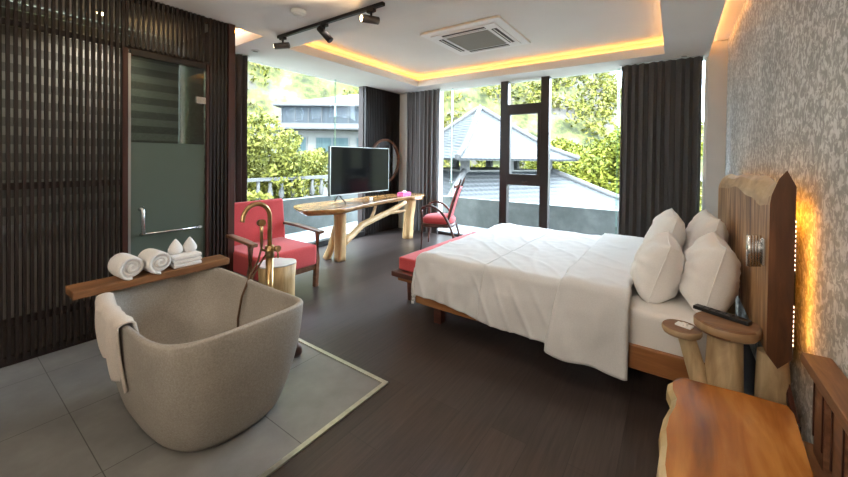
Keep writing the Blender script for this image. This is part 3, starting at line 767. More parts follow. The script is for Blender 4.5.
# television
TVX = -3.86
t = thing('television', 'black flat television with thin silver bezel standing on the desk', 'television', (TVX, 3.85, .756))
y0, y1, z0, z1 = 3.235, 4.455, .86, 1.55
b = MB(); b.box(TVX - .045, TVX, y0, y1, z0, z1, .004); b.build('housing', M['black_plastic'], t)
b = MB()
for q in ((y0, y1, z0, z0 + .014), (y0, y1, z1 - .007, z1), (y0, y0 + .007, z0, z1), (y1 - .007, y1, z0, z1)): b.box(TVX - .012, TVX + .006, *q)
b.build('bezel', M['alu'], t)
b = MB(); b.box(TVX + .0005, TVX + .003, y0 + .007, y1 - .007, z0 + .014, z1 - .007); b.build('screen', M['tv_screen'], t)
for yy in (y0 + .17, y1 - .17):
    b = MB(); b.tube([(TVX - .10, yy - .0, .764), (TVX - .02, yy, .865)], .008, 8); b.tube([(TVX + .13, yy, .764), (TVX - .01, yy, .86)], .008, 8)
    b.build('foot', M['black'], t)
b = MB(); b.box(-3.79, -3.67, 4.60, 4.82, .7555, .82, .006)
tb = b.build('tissue_box', M['pink']); tag(tb, 'pink patterned tissue box at the far end of the desk', 'tissue box')
b = MB(); b.loft([[(-3.73 + r * math.cos(a) * .5, 4.71 + r * math.sin(a) * (1 + .3 * math.sin(3 * a)), .821 + z) for a in [2 * PI * k / 14 for k in range(14)]] for r, z in ((.05, 0), (.045, .012), (.05, .022), (.01, .028))]); b.build('tissue', M['tissue'], tb)
b = MB(); b.box(-3.72, -3.712, 3.86, 3.93, .757, .805, .001); tag(b.build('desk_card', M['tissue']), 'small white card standing on the desk below the television', 'card')

# round mirror
t = thing('round_mirror', 'round dark-framed mirror on the wall behind the television', 'mirror', (-4.48, 5.08, 1.35))
def disc_yz(b, x0, x1, cy, cz, r0, r1, n=48):
    rings = []
    for x, r in ((x0, r1), (x1, r1), (x1, r0), (x0, r0)): rings.append([(x, cy + r * math.cos(2 * PI * k / n), cz + r * math.sin(2 * PI * k / n)) for k in range(n)])
    rings.append(rings[0]); b.loft(rings, caps=False, smooth=False)
b = MB(); disc_yz(b, -4.495, -4.455, 5.06, 1.34, .375, .415); b.build('frame', M['arm_wood'], t)
b = MB(); b.loft([[(x, 5.06 + .376 * math.cos(2 * PI * k / 48), 1.34 + .376 * math.sin(2 * PI * k / 48)) for k in range(48)] for x in (-4.49, -4.475)]); b.build('mirror_glass', M['mirror'], t)

# ------------------------------------------------------------ desk chair (local: faces +x', seat centre at origin)
t = thing('desk_chair', 'mahogany armchair with curved arms and red seat at the desk end', 'chair', (-3.02, 4.73, 0), R(180 + 22))
def lp(o, *a, **k): return o
def crv(p0, p1, p2, p3, n=14):
    out = []
    for i in range(n + 1):
        f = i / n; g = 1 - f
        out.append(tuple(g ** 3 * a + 3 * g * g * f * b_ + 3 * g * f * f * c + f ** 3 * d for a, b_, c, d in zip(p0, p1, p2, p3)))
    return out
for s in (-1, 1):
    b = MB(); b.tube(crv((.24, s * .26, 0), (.22, s * .27, .25), (.22, s * .27, .40), (.24, s * .27, .62)), [.014 + .008 * (i / 14) for i in range(15)], 10); b.build('leg', M['mahogany'], t, local=True)
    b = MB(); b.tube(crv((.24, s * .27, .62), (.10, s * .30, .78), (-.22, s * .28, .62), (-.30, s * .25, .0), 20), .019, 10); b.build('armrest', M['mahogany'], t, local=True)
    b = MB(); b.tube(crv((-.14, s * .20, .38), (-.21, s * .20, .60), (-.27, s * .20, .85), (-.36, s * .21, 1.09)), [.020, .020] + [.018] * 11 + [.014, .012], 10); b.build('back_post', M['mahogany'], t, local=True)
b = MB()
def seatring(sc, z):
    o = []
    for k in range(36):
        x, y = sup(.25 * sc, .25 * sc, 3.2, 2 * PI * k / 36); o.append((x + .01, y, z))
    return o
b.loft([seatring(.96, .40), seatring(1.0, .42), seatring(1.0, .455), seatring(.9, .49), seatring(.6, .51), seatring(.2, .515)]); b.build('seat', M['red'], t, local=True)
b = MB(); b.loft([seatring(1.0, .345), seatring(1.02, .36), seatring(1.0, .399)]); b.build('seat_frame', M['mahogany'], t, local=True)
b = MB()
def fnb(u, v):
    z = .50 + .46 * v; x = -.165 - .10 * v - .04 * v * v - .025 * math.sin(u * PI)
    return (x, -.175 + .35 * u, z)
b.grid(fnb, 8, 10); solid(b.build('backrest', M['red'], t, local=True, fixn=False), .035)
b = MB(); b.bar([(-.255, -.20, .97), (-.285, 0, .985), (-.255, .20, .97)], .02, .05); b.build('top_rail', M['mahogany'], t, local=True)

# ------------------------------------------------------------ bed
BX0, BX1, BY0, BY1 = -1.72, .27, 2.42, 4.12
t = thing('bed', 'double bed with orange-brown wooden frame against the plaster wall', 'bed', (-.7, 3.27, 0))
b = MB(); b.box(BX0 - .03, BX1, BY0 - .03, BY0 + .01, .185, .32, .006); b.build('side_rail', M['bed_wood'], t)
b = MB(); b.box(BX0 - .03, BX1, BY1 - .01, BY1 + .03, .185, .32, .006); b.build('side_rail', M['bed_wood'], t)
b = MB(); b.box(BX0 - .04, BX0, BY0 - .03, BY1 + .03, .185, .30, .006); b.build('foot_rail', M['bed_wood'], t)
b = MB(); b.box(BX0, BX1, BY0 + .01, BY1 - .01, .22, .27); b.build('slat_base', M['bed_wood'], t)
for x, y in ((-1.62, 2.55), (-1.62, 3.99), (.10, 2.55), (.10, 3.99), (-.75, 2.75)):
    b = MB(); b.box(x - .035, x + .035, y - .035, y + .035, 0, .22, .004); b.build('leg', M['mahogany'], t)
MZ = .525
b = MB(); b.box(BX0 + .02, BX1 - .01, BY0 + .0, BY1 - .0, .275, MZ, .045, 4)
for f in b.b.faces: f.smooth = True
b.build('mattress', M['sheet'], t)

# duvet: a cloth wrapped over the mattress block
def wrap(u, v, top, x0, y0, y1, seed, lift=0.0, wr=1.0):
    """u = x on the flat cloth, v = y on the flat cloth"""
    r = .055
    def fold(d):   # d = distance past the edge -> (outward, down)
        if d <= 0: return 0.0, 0.0
        q = r * PI / 2
        if d < q: a = d / r; return r * math.sin(a), r * (1 - math.cos(a))
        return r + (d - q) * .10, r + (d - q) * .995
    dx = max(0, x0 + r - u); dyn = max(0, y0 + r - v); dyf = max(0, v - (y1 - r))
    ox, zx = fold(dx); oy, zy = fold(dyn); of, zf = fold(dyf)
    z = top - max(zx, zy, zf) - .25 * min(zx, max(zy, zf))
    x = min(max(u, x0 + r), 9) if dx else u; x -= ox
    y = v
    if dyn: y = y0 + r - oy
    if dyf: y = y1 - r + of
    hang = max(zx, zy, zf)
    # wrinkles
    n1 = nz(u * 2.2, v * 2.2, seed); n2 = nz(u * 7, v * 3.0, seed + 5); n3 = nz(u * 16, v * 12, seed + 9)
    if hang < .05:
        cr = (1 - abs(nz(u * 3.2 + 2 * v, v * 2.0, seed + 30)) * 2) ** 6
        z += wr * (.014 * n1 + .006 * n2 + .003 * n3 + .008 * cr)
    else:
        k = min(1, (hang - .05) / .12)
        s = wr * (.020 * nz(u * 5.5, z * 1.2, seed + 2) + .010 * nz(u * 13, z * 4, seed + 3) + .003 * n3) * k
        s += .013 * (1 - min(1, abs(nz(u * 6 + z * 3, z * .9, seed + 40)) * 2.6)) ** 3 * k
        s += .008 * math.sin(u * 11 + 1.3 * math.sin(z * 9)) * k * wr
        if zy > .05 or zf > .05: y += (-s - .01 * k) if zy > .05 else (s + .01 * k)
        if zx > .05: x -= wr * (.014 * nz(v * 5.5, z * 1.5, seed + 4)) * k + .0
        z += .008 * n1
    z += wr * .007 * max(0, 1 - abs(hang - .05) / .06) * (nz(u * 14, v * 14, seed + 20) + nz(u * 6, v * 6, seed + 23))
    return (x, y, z + lift)
DT = .612
du = thing('duvet', 'large white duvet spread over the bed and hanging down its side', 'duvet', (-1.0, 3.2, MZ))
b = MB()
X0, Y0, Y1 = BX0 - .035, BY0 - .035, BY1 + .04
def hemn(u): return .335 + .055 * (u + 1.7) / 1.2 + .02 * math.sin(u * 5)
def fd(a, c):
    u = (X0 - .29) + a * (-.50 - X0 + .29)
    va = Y0 - hemn(u); vb = Y1 + .34
    return wrap(u, va + c * (vb - va), DT, X0, Y0, Y1, 1.0)
b.grid(fd, 150, 210); o = b.build('cover', M['duvet'], du, fixn=False); solid(o, .022, -1)
b = MB()
Y0b, Y1b = Y0 - .022, Y1 + .02
def ff(a, c):
    u = -.60 + a * .40; va = Y0b - (.455 + .02 * a + .01 * math.sin(a * 9)); vb = Y1b + .38
    x, y, z = wrap(u, va + c * (vb - va), DT + .026, -9, Y0b, Y1b, 3.0, 0, 1.0)
    e = .035 * (1 - min(1, (1 - abs(2 * a - 1)) / .12)) ** 2
    hw = max(0, min(1, (DT - z) / .12)); hang = hw > .5
    z2 = z - (1 - hw) * e * .9
    s = .012 * math.sin((c * 38) + a * 7) * max(0, 1 - abs(c - .26) / .12)
    sh = .05 * (1 - min(1, abs(y - Y0b) / .8)) if y < 3.2 else 0
    return (x + s - .07 * max(0, min(1, (DT - z) / .4)) * (1 - a), y + (e * .6 * hw if y < 3 else 0), z2)
b.grid(ff, 40, 170); o = b.build('turned_back_fold', M['duvet'], du, fixn=False); solid(o, .03, -1)
for (ua, ub, va_, vb_) in ((-1.16, -1.08, Y0 - .37, 4.0),):
    pts = []
    for i in range(90):
        f = i / 89; v = va_ + (vb_ - va_) * f; u = ua + (ub - ua) * f
        p = wrap(u, v, DT, X0, Y0, Y1, 1.0); dy = -.004 if p[2] < DT - .05 else 0
        pts.append((p[0], p[1] + dy, p[2] + .001))
    b = MB(); b.tube(pts, .0035, 6); b.build('seam', M['duvet'], du)

# pillows
def pillow(loc, w, h, th, tilt, rz, label, seed):
    o = thing('bed_pillow', label, 'pillow', loc, rz, 'white pillows leaning on the headboard')
    b = MB(); n = 28
    Rm = Matrix.Rotation(tilt, 4, 'Y')
    def side(sg):
        def fn(u, v):
            a = 2 * u - 1; c = 2 * v - 1
            # outline slightly pinched between corners
            px = a * (1 - .075 * (1 - abs(a) ** 2) * 0 - .07 * (1 - c * c)) ; 
            py = a * w / 2 * (1 - .07 * (1 - c * c)); pz = c * h / 2 * (1 - .09 * (1 - a * a))
            ed = max(0, 1 - abs(a) ** 2.6) ** .5 * max(0, 1 - abs(c) ** 2.6) ** .5
            t_ = th / 2 * ed ** .8 * (1 + .16 * (-c)) + .0
            t_ += .018 * nz(a * 2.5, c * 2.5, seed + sg) * ed + .010 * nz(a * 7, c * 5, seed + sg * 2) * ed
            # corner radiating creases
            rad = max(abs(a), abs(c)); t_ += .009 * math.sin(math.atan2(c, a) * 13 + seed + 2 * nz(a * 2, c * 2, seed)) * ed * (rad ** 3)
            p = Rm @ Vector((sg * t_, py, pz))
            return (p.x, p.y, p.z)
        return fn
    b.grid(side(1), n, n); b.grid(side(-1), n, n)
    bmesh.ops.remove_doubles(b.b, verts=b.b.verts[:], dist=.0008)
    b.build('cushion', M['pillow'], o, local=True)
    pts = []
    for i in range(97):
        f = i / 96 * 4; k = int(f) % 4; g = f - int(f)
        a, c = [(-1 + 2 * g, -1), (1, -1 + 2 * g), (1 - 2 * g, 1), (-1, 1 - 2 * g)][k]
        py = a * w / 2 * (1 - .07 * (1 - c * c)); pz = c * h / 2 * (1 - .09 * (1 - a * a)); p = Rm @ Vector((0, py, pz)); pts.append(tuple(p))
    b = MB(); b.tube(pts, .003, 6); b.build('piping', M['pillow'], o, local=True)
    return o
pillow((-.075, 2.84, MZ + .180), .54, .39, .27, R(17), R(2), 'white pillow in the front row, nearest the wooden nightstand', 1)
pillow((-.06, 3.50, MZ + .225), .62, .49, .25, R(16), R(4), 'white pillow in the front row, on the curtain side', 2)
pillow((.185, 2.81, MZ + .195), .58, .42, .27, R(13), R(1), 'white pillow against the headboard, nearest the wooden nightstand', 3)
pillow((.19, 3.50, MZ + .23), .62, .50, .25, R(12), R(4), 'white pillow against the headboard, on the curtain side', 4)

# bench at the foot
t = thing('foot_bench', 'dark wooden bench with a coral red cushion at the foot of the bed', 'bench', (-1.97, 3.35, 0))
b = MB(); b.prism([(-2.17, 2.55), (-1.80, 2.55), (-1.80, 4.20), (-2.17, 4.20)], .285, .335, bev=.012); b.build('bench_top', M['mahogany'], t)
b = MB(); b.box(-2.14, -1.83, 2.62, 4.08, .235, .284); b.build('apron', M['bed_wood'], t)
for x in (-2.11, -1.86):
    for y in (2.78, 4.04):
        b = MB(); b.loft([[(x + s1 * r, y + s2 * r, z) for s1, s2 in ((-1, -1), (1, -1), (1, 1), (-1, 1))] for r, z in ((.017, 0), (.028, .285))], smooth=False); b.build('leg', M['mahogany'], t)
cushion(-2.135, -1.785, 2.62, 4.14, .3355, .455, M['red'], 'cushion', t, bev=.02)

# ------------------------------------------------------------ headboard slab
t = thing('headboard', 'tall live-edge wooden headboard slab on the plaster wall behind the bed', 'headboard', (.37, 3.3, .45))
HY0, HY1 = 2.17, 4.42
def htop(f):  # f along y from near to far
    return 1.35 - .075 * f + .018 * math.exp(-(f / .025) ** 2) + .008 * math.sin(f * 17) - .045 * math.exp(-((f - .10) / .06) ** 2)
def hbot(f):
    return .50 - .03 * f
n = 40; rings = []
for i in range(n + 1):
    f = i / n; y = HY0 + (HY1 - HY0) * f; zt = htop(f); zb = hbot(f)
    k = .080 + .012 * math.sin(f * 9) + .03 * math.exp(-(f / .05) ** 2)
    if i == 0: zb_off = .07
    else: zb_off = .0
    rings.append([(.348, y, zb + .045), (.348, y, zt - k * 1.35), (.353, y, zt - k), (.375, y, zt - k * .35), (.400, y, zt), (.43, y, zt - .03 - .04 * math.exp(-f / .02)), (.43, y, zb + .045), (.385, y, zb - .01)])
b = MB(); L = b.loft(rings, smooth=False)
bm = b.b; bm.faces.ensure_lookup_table()
for f in bm.faces:
    c = f.calc_center_median()
    ys = [v.co.y for v in f.verts]
    if max(ys) - min(ys) < 1e-4: f.material_index = 1
    elif all(v.co.z > htop((v.co.y - HY0) / (HY1 - HY0)) - .145 for v in f.verts) and c.x < .42 and c.z > 1: f.material_index = 2
b.build('slab', [M['head_wood'], M['head_edge'], M['head_bark']], t)
b = MB(); b.box(.431, .489, 2.45, 4.3, .65, 1.05); b.build('wall_batten', M['black'], t)
b = MB(); b.box(.432, .437, HY0 + .05, HY0 + .058, .58, 1.20); b.build('led_strip', M['led_head'], t)
b = MB(); b.box(.432, .440, HY0 + .10, HY1 - .1, 1.145, 1.153); b.build('led_strip', M['led_head'], t)
for z0, k in ((.93, 11), (.60, 9)):
    for i in range(k):
        b = MB(); b.box(.431, .4345, HY0 + .012, HY0 + .020, z0 + i * .021, z0 + .007 + i * .021); b.build('led_diode', M['led_dot'], t)
for y in (2.32, 4.2):
    trunk([(.40, y, 0), (.40, y, .25), (.395, y, .50)], [.07, .065, .055], M['stand_trunk'], 'support_post', t, seed=y)
tt = thing('reading_lamp', 'small ribbed chrome reading lamp mounted on the headboard face', 'wall lamp', (.345, 2.25, .99))
b = MB(); b.box(.335, .3475, 2.215, 2.285, .925, 1.05, .003); b.build('back_plate', M['chrome'], tt)
b = MB()
for i in range(4): b.tube([(.326 - .012 * i, 2.25 - .010 * i, .915), (.326 - .012 * i, 2.25 - .010 * i, 1.06)], .0105, 12)
b.build('lamp_shade', M['chrome'], tt)

# ------------------------------------------------------------ nightstand
t = thing('nightstand', 'wooden nightstand of round log discs on trunks beside the bed', 'nightstand', (.20, 2.26, 0))
def disc(cx, cy, rx, ry, z0, z1, seed, name):
    b = MB(); b.loft([blob((cx, cy), 1, z0, amp=.06, seed=seed, sx=rx * .93, sy=ry * .93), blob((cx, cy), 1, z0 + .012, amp=.06, seed=seed, sx=rx, sy=ry), blob((cx, cy), 1, z1 - .008, amp=.06, seed=seed, sx=rx, sy=ry), blob((cx, cy), 1, z1, amp=.06, seed=seed, sx=rx * .95, sy=ry * .95)])
    bmesh.ops.recalc_face_normals(b.b, faces=b.b.faces[:])
    for f in b.b.faces: f.material_index = 0 if abs(f.normal.z) > .6 else 1
    return b.build(name, [M['stand_wood'], M['stand_rim']], t)
disc(.225, 2.275, .125, .125, .565, .620, 2, 'top_disc')
disc(.045, 2.265, .088, .085, .512, .545, 5, 'shelf_disc')
disc(.085, 2.16, .075, .08, .27, .30, 8, 'shelf_disc')
trunk([(.215, 2.23, 0), (.21, 2.23, .25), (.215, 2.27, .564)], [.085, .078, .066], M['stand_trunk'], 'trunk', t, seed=3)
trunk([(.20, 2.20, .02), (.14, 2.22, .24), (.06, 2.26, .511)], [.04, .038, .034], M['stand_trunk'], 'trunk', t, seed=6)
b = MB(); vs = b.box(-.115, .115, -.024, .024, 0, .018, .004); b.xf(b.b.verts[:], Matrix.Translation((.205, 2.325, .621)) @ Matrix.Rotation(R(-26), 4, 'Z'))
rm = b.build('remote_control', M['black_plastic']); tag(rm, 'long black remote control lying on the larger nightstand disc', 'remote control')
b = MB()
for i in range(5): 
    for s in (-.01, .01): b.box(-.08 + i * .03, -.068 + i * .03, s - .004, s + .004, .018, .0205)
b.xf(b.b.verts[:], Matrix.Translation((.205, 2.325, .621)) @ Matrix.Rotation(R(-26), 4, 'Z')); b.build('buttons', M['black'], rm)
b = MB(); b.box(-.035, .035, -.024, .024, 0, .008, .002); b.box(-.012, .014, -.012, .012, .008, .016, .002); b.xf(b.b.verts[:], Matrix.Translation((.055, 2.275, .546)) @ Matrix.Rotation(R(-20), 4, 'Z'))
tag(b.build('matchbook', M['tissue']), 'small pale card packet on the smaller nightstand disc', 'card')
tt = thing('wooden_peg', 'small reddish two-pronged wooden piece leaning on the wall below headboard', 'ornament', (.45, 2.25, .25))
b = MB(); b.bar([(.455, 2.22, .25), (.445, 2.28, .33), (.44, 2.31, .37)], .022, .03); b.build('shaft', M['mahogany'], tt)
for s in (0, .022): b = MB(); b.bar([(.44, 2.305 + s, .365), (.432, 2.33 + s, .41)], .011, .012); b.build('prong', M['mahogany'], tt)
b = MB(); b.tube([(.462, 2.20, .25), (.465, 2.19, .18), (.45, 2.17, .06), (.43, 2.15, .006)], .006, 8); b.build('cord', M['black'], tt)

# ------------------------------------------------------------ slab bench at the lower right
t = thing('slab_seat_bench', 'glossy orange-brown live-edge slab bench with a slatted back against the wall', 'bench', (.17, 1.3, 0))
SZ = .45
edge_l = [(.015, 1.905), (-.012, 1.86), (-.012, 1.80), (.002, 1.74), (-.004, 1.68), (-.022, 1.60), (-.030, 1.52), (-.026, 1.44), (-.030, 1.34), (-.018, 1.22), (-.03, 1.1), (-.02, .95)]
edge_r = [(.36, .95), (.36, 1.55), (.385, 1.90), (.375, 1.945), (.25, 1.945), (.12, 1.93), (.05, 1.925)]
poly = edge_l + edge_r
def pin(d):
    return [(a + d, c) if i < len(edge_l) else (a, c) for i, (a, c) in enumerate(poly)]
b = MB()
P1 = [(a, c, SZ) for a, c in pin(.022)]; P0 = [(a, c, SZ - .018) for a, c in pin(0.004)]; P2 = [(a, c, SZ - .05) for a, c in pin(0)]; P3 = [(a, c, SZ - .085) for a, c in pin(.03)]
L = b.loft([P3, P2, P0, P1], smooth=False)
for f in b.b.faces:
    c = f.calc_center_median()
    if c.x < .02 and f.normal.z < 2 and len(f.verts) == 4: f.material_index = 1
b.build('seat_slab', [M['seat_wood'], M['seat_edge']], t)
for x, y in ((.06, 1.80), (.32, 1.80), (.06, 1.08), (.32, 1.08)):
    b = MB(); b.box(x - .035, x + .035, y - .035, y + .035, 0, SZ - .085, .005); b.build('leg', M['back_wood'], t)
b = MB(); vs = b.box(.405, .485, 1.0, 1.93, .640, .682, .006); b.build('top_rail', M['back_wood'], t)
for y in (1.80, 1.62, 1.44, 1.26, 1.08):
    b = MB(); b.box(.425, .455, y - .05, y + .05, .30, .641, .004); sl = b.build('back_slat', M['back_wood'], t)
    b = MB(); b.box(.421, .4245, y - .05, y - .042, .42, .639); b.box(.421, .4245, y + .042, y + .05, .42, .639); b.build('red_piping', M['post_wood'], sl)
b = MB(); b.box(.38, .46, .98, 1.90, .30, .36, .004); b.build('back_rail', M['back_wood'], t)

# ------------------------------------------------------------ outside
b = MB(); b.box(-5.95, WX - .12, -.5, 7.0, -.12, -.03); b.box(WX - .12, 3.0, 5.72, 7.0, -.12, -.03); struct('terrace_floor', b, M['terrace'], label='pale marbled terrace floor outside the windows')
b = MB(); b.box(-5.95, -5.80, -.5, 6.85, -3, .60); struct('parapet_left', b, M['parapet'], label='grey concrete terrace parapet outside the left window')
b = MB(); b.box(-5.80, 3.0, 6.70, 6.85, -3, .555); struct('parapet_back', b, M['parapet'], label='grey concrete terrace parapet outside the back windows')

def at(theta_x, y): return (theta_x * y, y)
# pavilion
PC = (-6.94, 14.0)
t = thing('tiled_pavilion', 'garden pavilion with a pyramid of blue-grey roof tiles outside the back window', 'pavilion', (PC[0], PC[1], -3))
PR = -29
def sq(a, z, rot=PR): return [(PC[0] + a * math.sqrt(2) * math.cos(R(45 + 90 * k + rot)), PC[1] + a * math.sqrt(2) * math.sin(R(45 + 90 * k + rot)), z) for k in range(4)]
b = MB()
def roof(b, prof, sub=10):
    b.loft([sq(a, z) for a, z in prof], caps=False, smooth=False)
roof(b, [(2.78, 1.42), (2.1, 1.80), (1.2, 2.55), (.02, 3.58)]); b.loft([sq(2.78, 1.42), sq(2.78, 1.34), sq(.5, 1.36)], caps=True, smooth=False)
b.build('upper_roof', M['tile_roof'], t)
for k in range(4):
    A = [Vector(sq(a, z + .03)[k]) for a, z in ((2.82, 1.42), (2.1, 1.80), (1.2, 2.55), (.05, 3.56))]
    b = MB(); b.tube(A, .10, 8); b.build('ridge', M['roof_ridge'], t)
b = MB(); b.lathe([(0, 0), (.10, 0), (.10, .08), (.04, .2), (0, .25)], (PC[0], PC[1], 3.52), 12); b.build('finial', M['roof_ridge'], t)
for k in range(4):
    P = [Vector(p) for p in sq(2.0, .72)]
    for f in (0, .5):
        q = P[k].lerp(P[(k + 1) % 4], f); b = MB(); b.box(q.x - .13, q.x + .13, q.y - .13, q.y + .13, .6, 1.40); b.build('column', M['bal'], t)
b = MB(); b.loft([sq(1.95, .60), sq(1.95, .98)], smooth=False); b.build('clerestory_band', M['house_wall'], t)
b = MB(); roof(b, [(4.9, -.62), (3.6, .05), (2.1, .92)]); b.build('lower_roof', M['tile_roof'], t)
for k in range(4):
    A = [Vector(sq(a, z + .03)[k]) for a, z in ((4.95, -.62), (3.6, .05), (2.1, .92))]
    b = MB(); b.tube(A, .12, 8); b.build('ridge', M['roof_ridge'], t)
b = MB(); b.loft([sq(4.2, -5), sq(4.2, -.45)], smooth=False); b.build('wall', M['house_wall'], t)

# white house, facade facing the room
D = 22.0; yaw = .6149
hx, hy = (-math.sin(yaw) * D + math.cos(yaw) * -6.44, math.cos(yaw) * D + math.sin(yaw) * -6.44)
t = thing('white_house', 'cream villa with grey roofs and teal-curtained windows beyond the left window', 'house', (hx, hy, -4), yaw)
def hb(name, m, u0, u1, d0, d1, z0, z1, parent=None):
    b = MB(); b.box(u0, u1, d0, d1, z0 + 4, z1 + 4); return b.build(name, m, parent or t, local=True)
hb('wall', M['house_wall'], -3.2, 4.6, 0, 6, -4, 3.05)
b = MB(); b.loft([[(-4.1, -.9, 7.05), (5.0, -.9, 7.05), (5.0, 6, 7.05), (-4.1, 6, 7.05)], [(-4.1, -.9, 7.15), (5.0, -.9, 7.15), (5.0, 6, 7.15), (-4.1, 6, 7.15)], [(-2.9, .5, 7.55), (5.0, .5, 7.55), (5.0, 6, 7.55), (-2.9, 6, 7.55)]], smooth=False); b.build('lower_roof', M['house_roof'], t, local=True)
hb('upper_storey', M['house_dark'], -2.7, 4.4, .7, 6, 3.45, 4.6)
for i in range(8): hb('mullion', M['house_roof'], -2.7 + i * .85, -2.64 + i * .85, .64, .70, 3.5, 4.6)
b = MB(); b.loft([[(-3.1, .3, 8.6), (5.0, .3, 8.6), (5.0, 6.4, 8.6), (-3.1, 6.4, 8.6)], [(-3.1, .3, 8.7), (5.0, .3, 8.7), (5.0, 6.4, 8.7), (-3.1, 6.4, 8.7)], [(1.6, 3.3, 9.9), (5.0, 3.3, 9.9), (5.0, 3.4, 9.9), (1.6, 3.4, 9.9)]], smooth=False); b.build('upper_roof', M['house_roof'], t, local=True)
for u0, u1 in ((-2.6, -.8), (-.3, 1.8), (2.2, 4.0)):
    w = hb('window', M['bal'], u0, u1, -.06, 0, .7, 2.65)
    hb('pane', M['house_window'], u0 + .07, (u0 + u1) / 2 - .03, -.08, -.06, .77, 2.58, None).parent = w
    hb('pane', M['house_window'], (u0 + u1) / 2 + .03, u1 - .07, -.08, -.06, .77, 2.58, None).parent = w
# balustrade on the neighbouring terrace
t = thing('white_balustrade', 'pale stone balustrade among trees below the villa', 'balustrade', (-10.5, 5.9, -.5))
b = MB(); b.box(-10.6, -10.4, 4.2, 9.0, .62, .72); b.build('handrail', M['bal'], t)
b = MB(); b.box(-10.6, -10.4, 4.2, 9.0, -.6, .0); b.build('plinth', M['bal'], t)
for i in range(12):
    b = MB(); b.lathe([(.05, 0), (.06, .06), (.10, .2), (.05, .4), (.06, .62)], (-10.5, 4.4 + i * .4, 0), 10); b.build('baluster', M['bal'], t)

def quads(centers, size, rnd, squash=1.0):
    vs = []; fs = []
    for (x, y, z, s) in centers:
        a = Vector((rnd.gauss(0, 1), rnd.gauss(0, 1), rnd.gauss(0, 1))).normalized(); c = Vector((rnd.gauss(0, 1), rnd.gauss(0, 1), rnd.gauss(0, 1)))
        c = (c - a * c.dot(a)).normalized(); q = size * s * rnd.uniform(.6, 1.3); i = len(vs); p = Vector((x, y, z)); e = a.cross(c) * q * .15
        vs += [p - a * q, p + c * q * .45 + e, p + a * q, p - c * q * .45 + e]; fs.append((i, i + 1, i + 2, i + 3))
    return vs, fs
def leafmesh(name, centers, size, m, parent=None, seed=0):
    vs, fs = quads(centers, size, random.Random(seed)); me = bpy.data.meshes.new(name)
    if parent:
        w = world_of(parent).inverted(); vs = [w @ v for v in vs]
    me.from_pydata([tuple(v) for v in vs], [], fs); me.materials.append(m)
    o = bpy.data.objects.new(name, me); COL.objects.link(o)
    if parent: o.parent = parent
    return o
def tree(name, label, x, y, zb, zc, r, m, n, leaf, seed, group=None, sq=1.0):
    t = thing(name, label, 'tree', (x, y, zb), 0, group); rnd = random.Random(seed)
    trunk([(x, y, zb), (x + .1, y, (zb + zc) / 2), (x, y, zc + r * .3)], [r * .10, r * .07, r * .03], M['trunk'], 'trunk', t)
    cl = [(x + rnd.gauss(0, .5) * r, y + rnd.gauss(0, .5) * r, zc + rnd.uniform(-.75, .8) * r * sq, r * rnd.uniform(.25, .5)) for _ in range(22)]
    cs = []
    for _ in range(n):
        c = rnd.choice(cl); d = Vector((rnd.gauss(0, 1), rnd.gauss(0, 1), rnd.gauss(0, 1))).normalized() * c[3] * rnd.uniform(.7, 1.05)
        cs.append((c[0] + d.x, c[1] + d.y, c[2] + d.z * .8, 1))
    leafmesh('foliage', cs, leaf, m, t, seed)
    return t
tree('leafy_tree', 'airy yellow-green tree in front of the villa, beside the left curtain', -11.6, 5.6, -4, .9, 1.7, M['leaf_yellow'], 6500, .10, 1, 'yellow-green trees before the villa')
tree('leafy_tree', 'yellow-green tree in front of the villa windows, left of the television', -11.3, 7.6, -4, .35, 1.25, M['leaf_yellow'], 4200, .095, 2, 'yellow-green trees before the villa')
tree('leafy_tree', 'low yellow-green tree just behind the top left television corner', -12.6, 9.6, -4, .6, 1.1, M['leaf_yellow'], 3600, .095, 3, 'yellow-green trees before the villa')
for i, (x, y, r, lab) in enumerate(((-3.3, 20.5, 2.2, 'bright bamboo clump outside, left of the glass joint by the wide curtain'), (-5.6, 21.5, 2.0, 'bright bamboo clump right of the pavilion roof corner'), (-1.4, 19.5, 2.3, 'bright bamboo clump partly hidden by the wide charcoal curtain'), (-5.0, 23.5, 2.0, 'bright bamboo clump behind the pavilion columns'))):
    tree('bamboo_clump', lab, x, y, -4, .35, r, M['leaf_bamboo'], 8500, .14, 20 + i, 'bamboo by the pavilion', 1.0)

# hillside
def hill_slope(phi):   # skyline slope (height over distance) at azimuth phi measured from +Y towards -X
    pts = [(-1.2, .12), (-.2, .08), (.0, .06), (.09, .13), (.12, .18), (.17, .245), (.25, .33), (.5, .50), (.9, .70), (1.3, .80), (1.9, .70), (2.6, .3)]
    for (a, p), (c, q) in zip(pts, pts[1:]):
        if phi <= c: f = max(0, min(1, (phi - a) / (c - a))); return p + (q - p) * f
    return pts[-1][1]
def hill_z(x, y):
    d = math.hypot(x, y); phi = math.atan2(-x, y)
    top = 1.4 + 58 * hill_slope(phi); f = max(0, min(1, (d - 24) / 34)); f = f * f * (3 - 2 * f)
    z = -4.5 + (top + 4.5) * f
    z += f * (1.5 * nz(x * .11, y * .11, 0) + 1.2 * abs(nz(x * .3, y * .3, 3)) + .7 * nz(x * .8, y * .8, 7) + .35 * nz(x * 1.9, y * 1.9, 9))
    if d > 58: z -= (d - 58) * .6
    return z
b = MB()
def fh(u, v):
    phi = -1.0 + 3.3 * u; d = 15 + 50 * v; x, y = -d * math.sin(phi), d * math.cos(phi); return (x, y, hill_z(x, y))
b.grid(fh, 330, 110)
for f in b.b.faces: f.smooth = False
o = b.build('hillside', M['hill'], fixn=False); tag(o, 'steep rocky hillside covered in yellow-green scrub', 'hillside', kind='structure')
rnd = random.Random(5); cs = []; rk = []
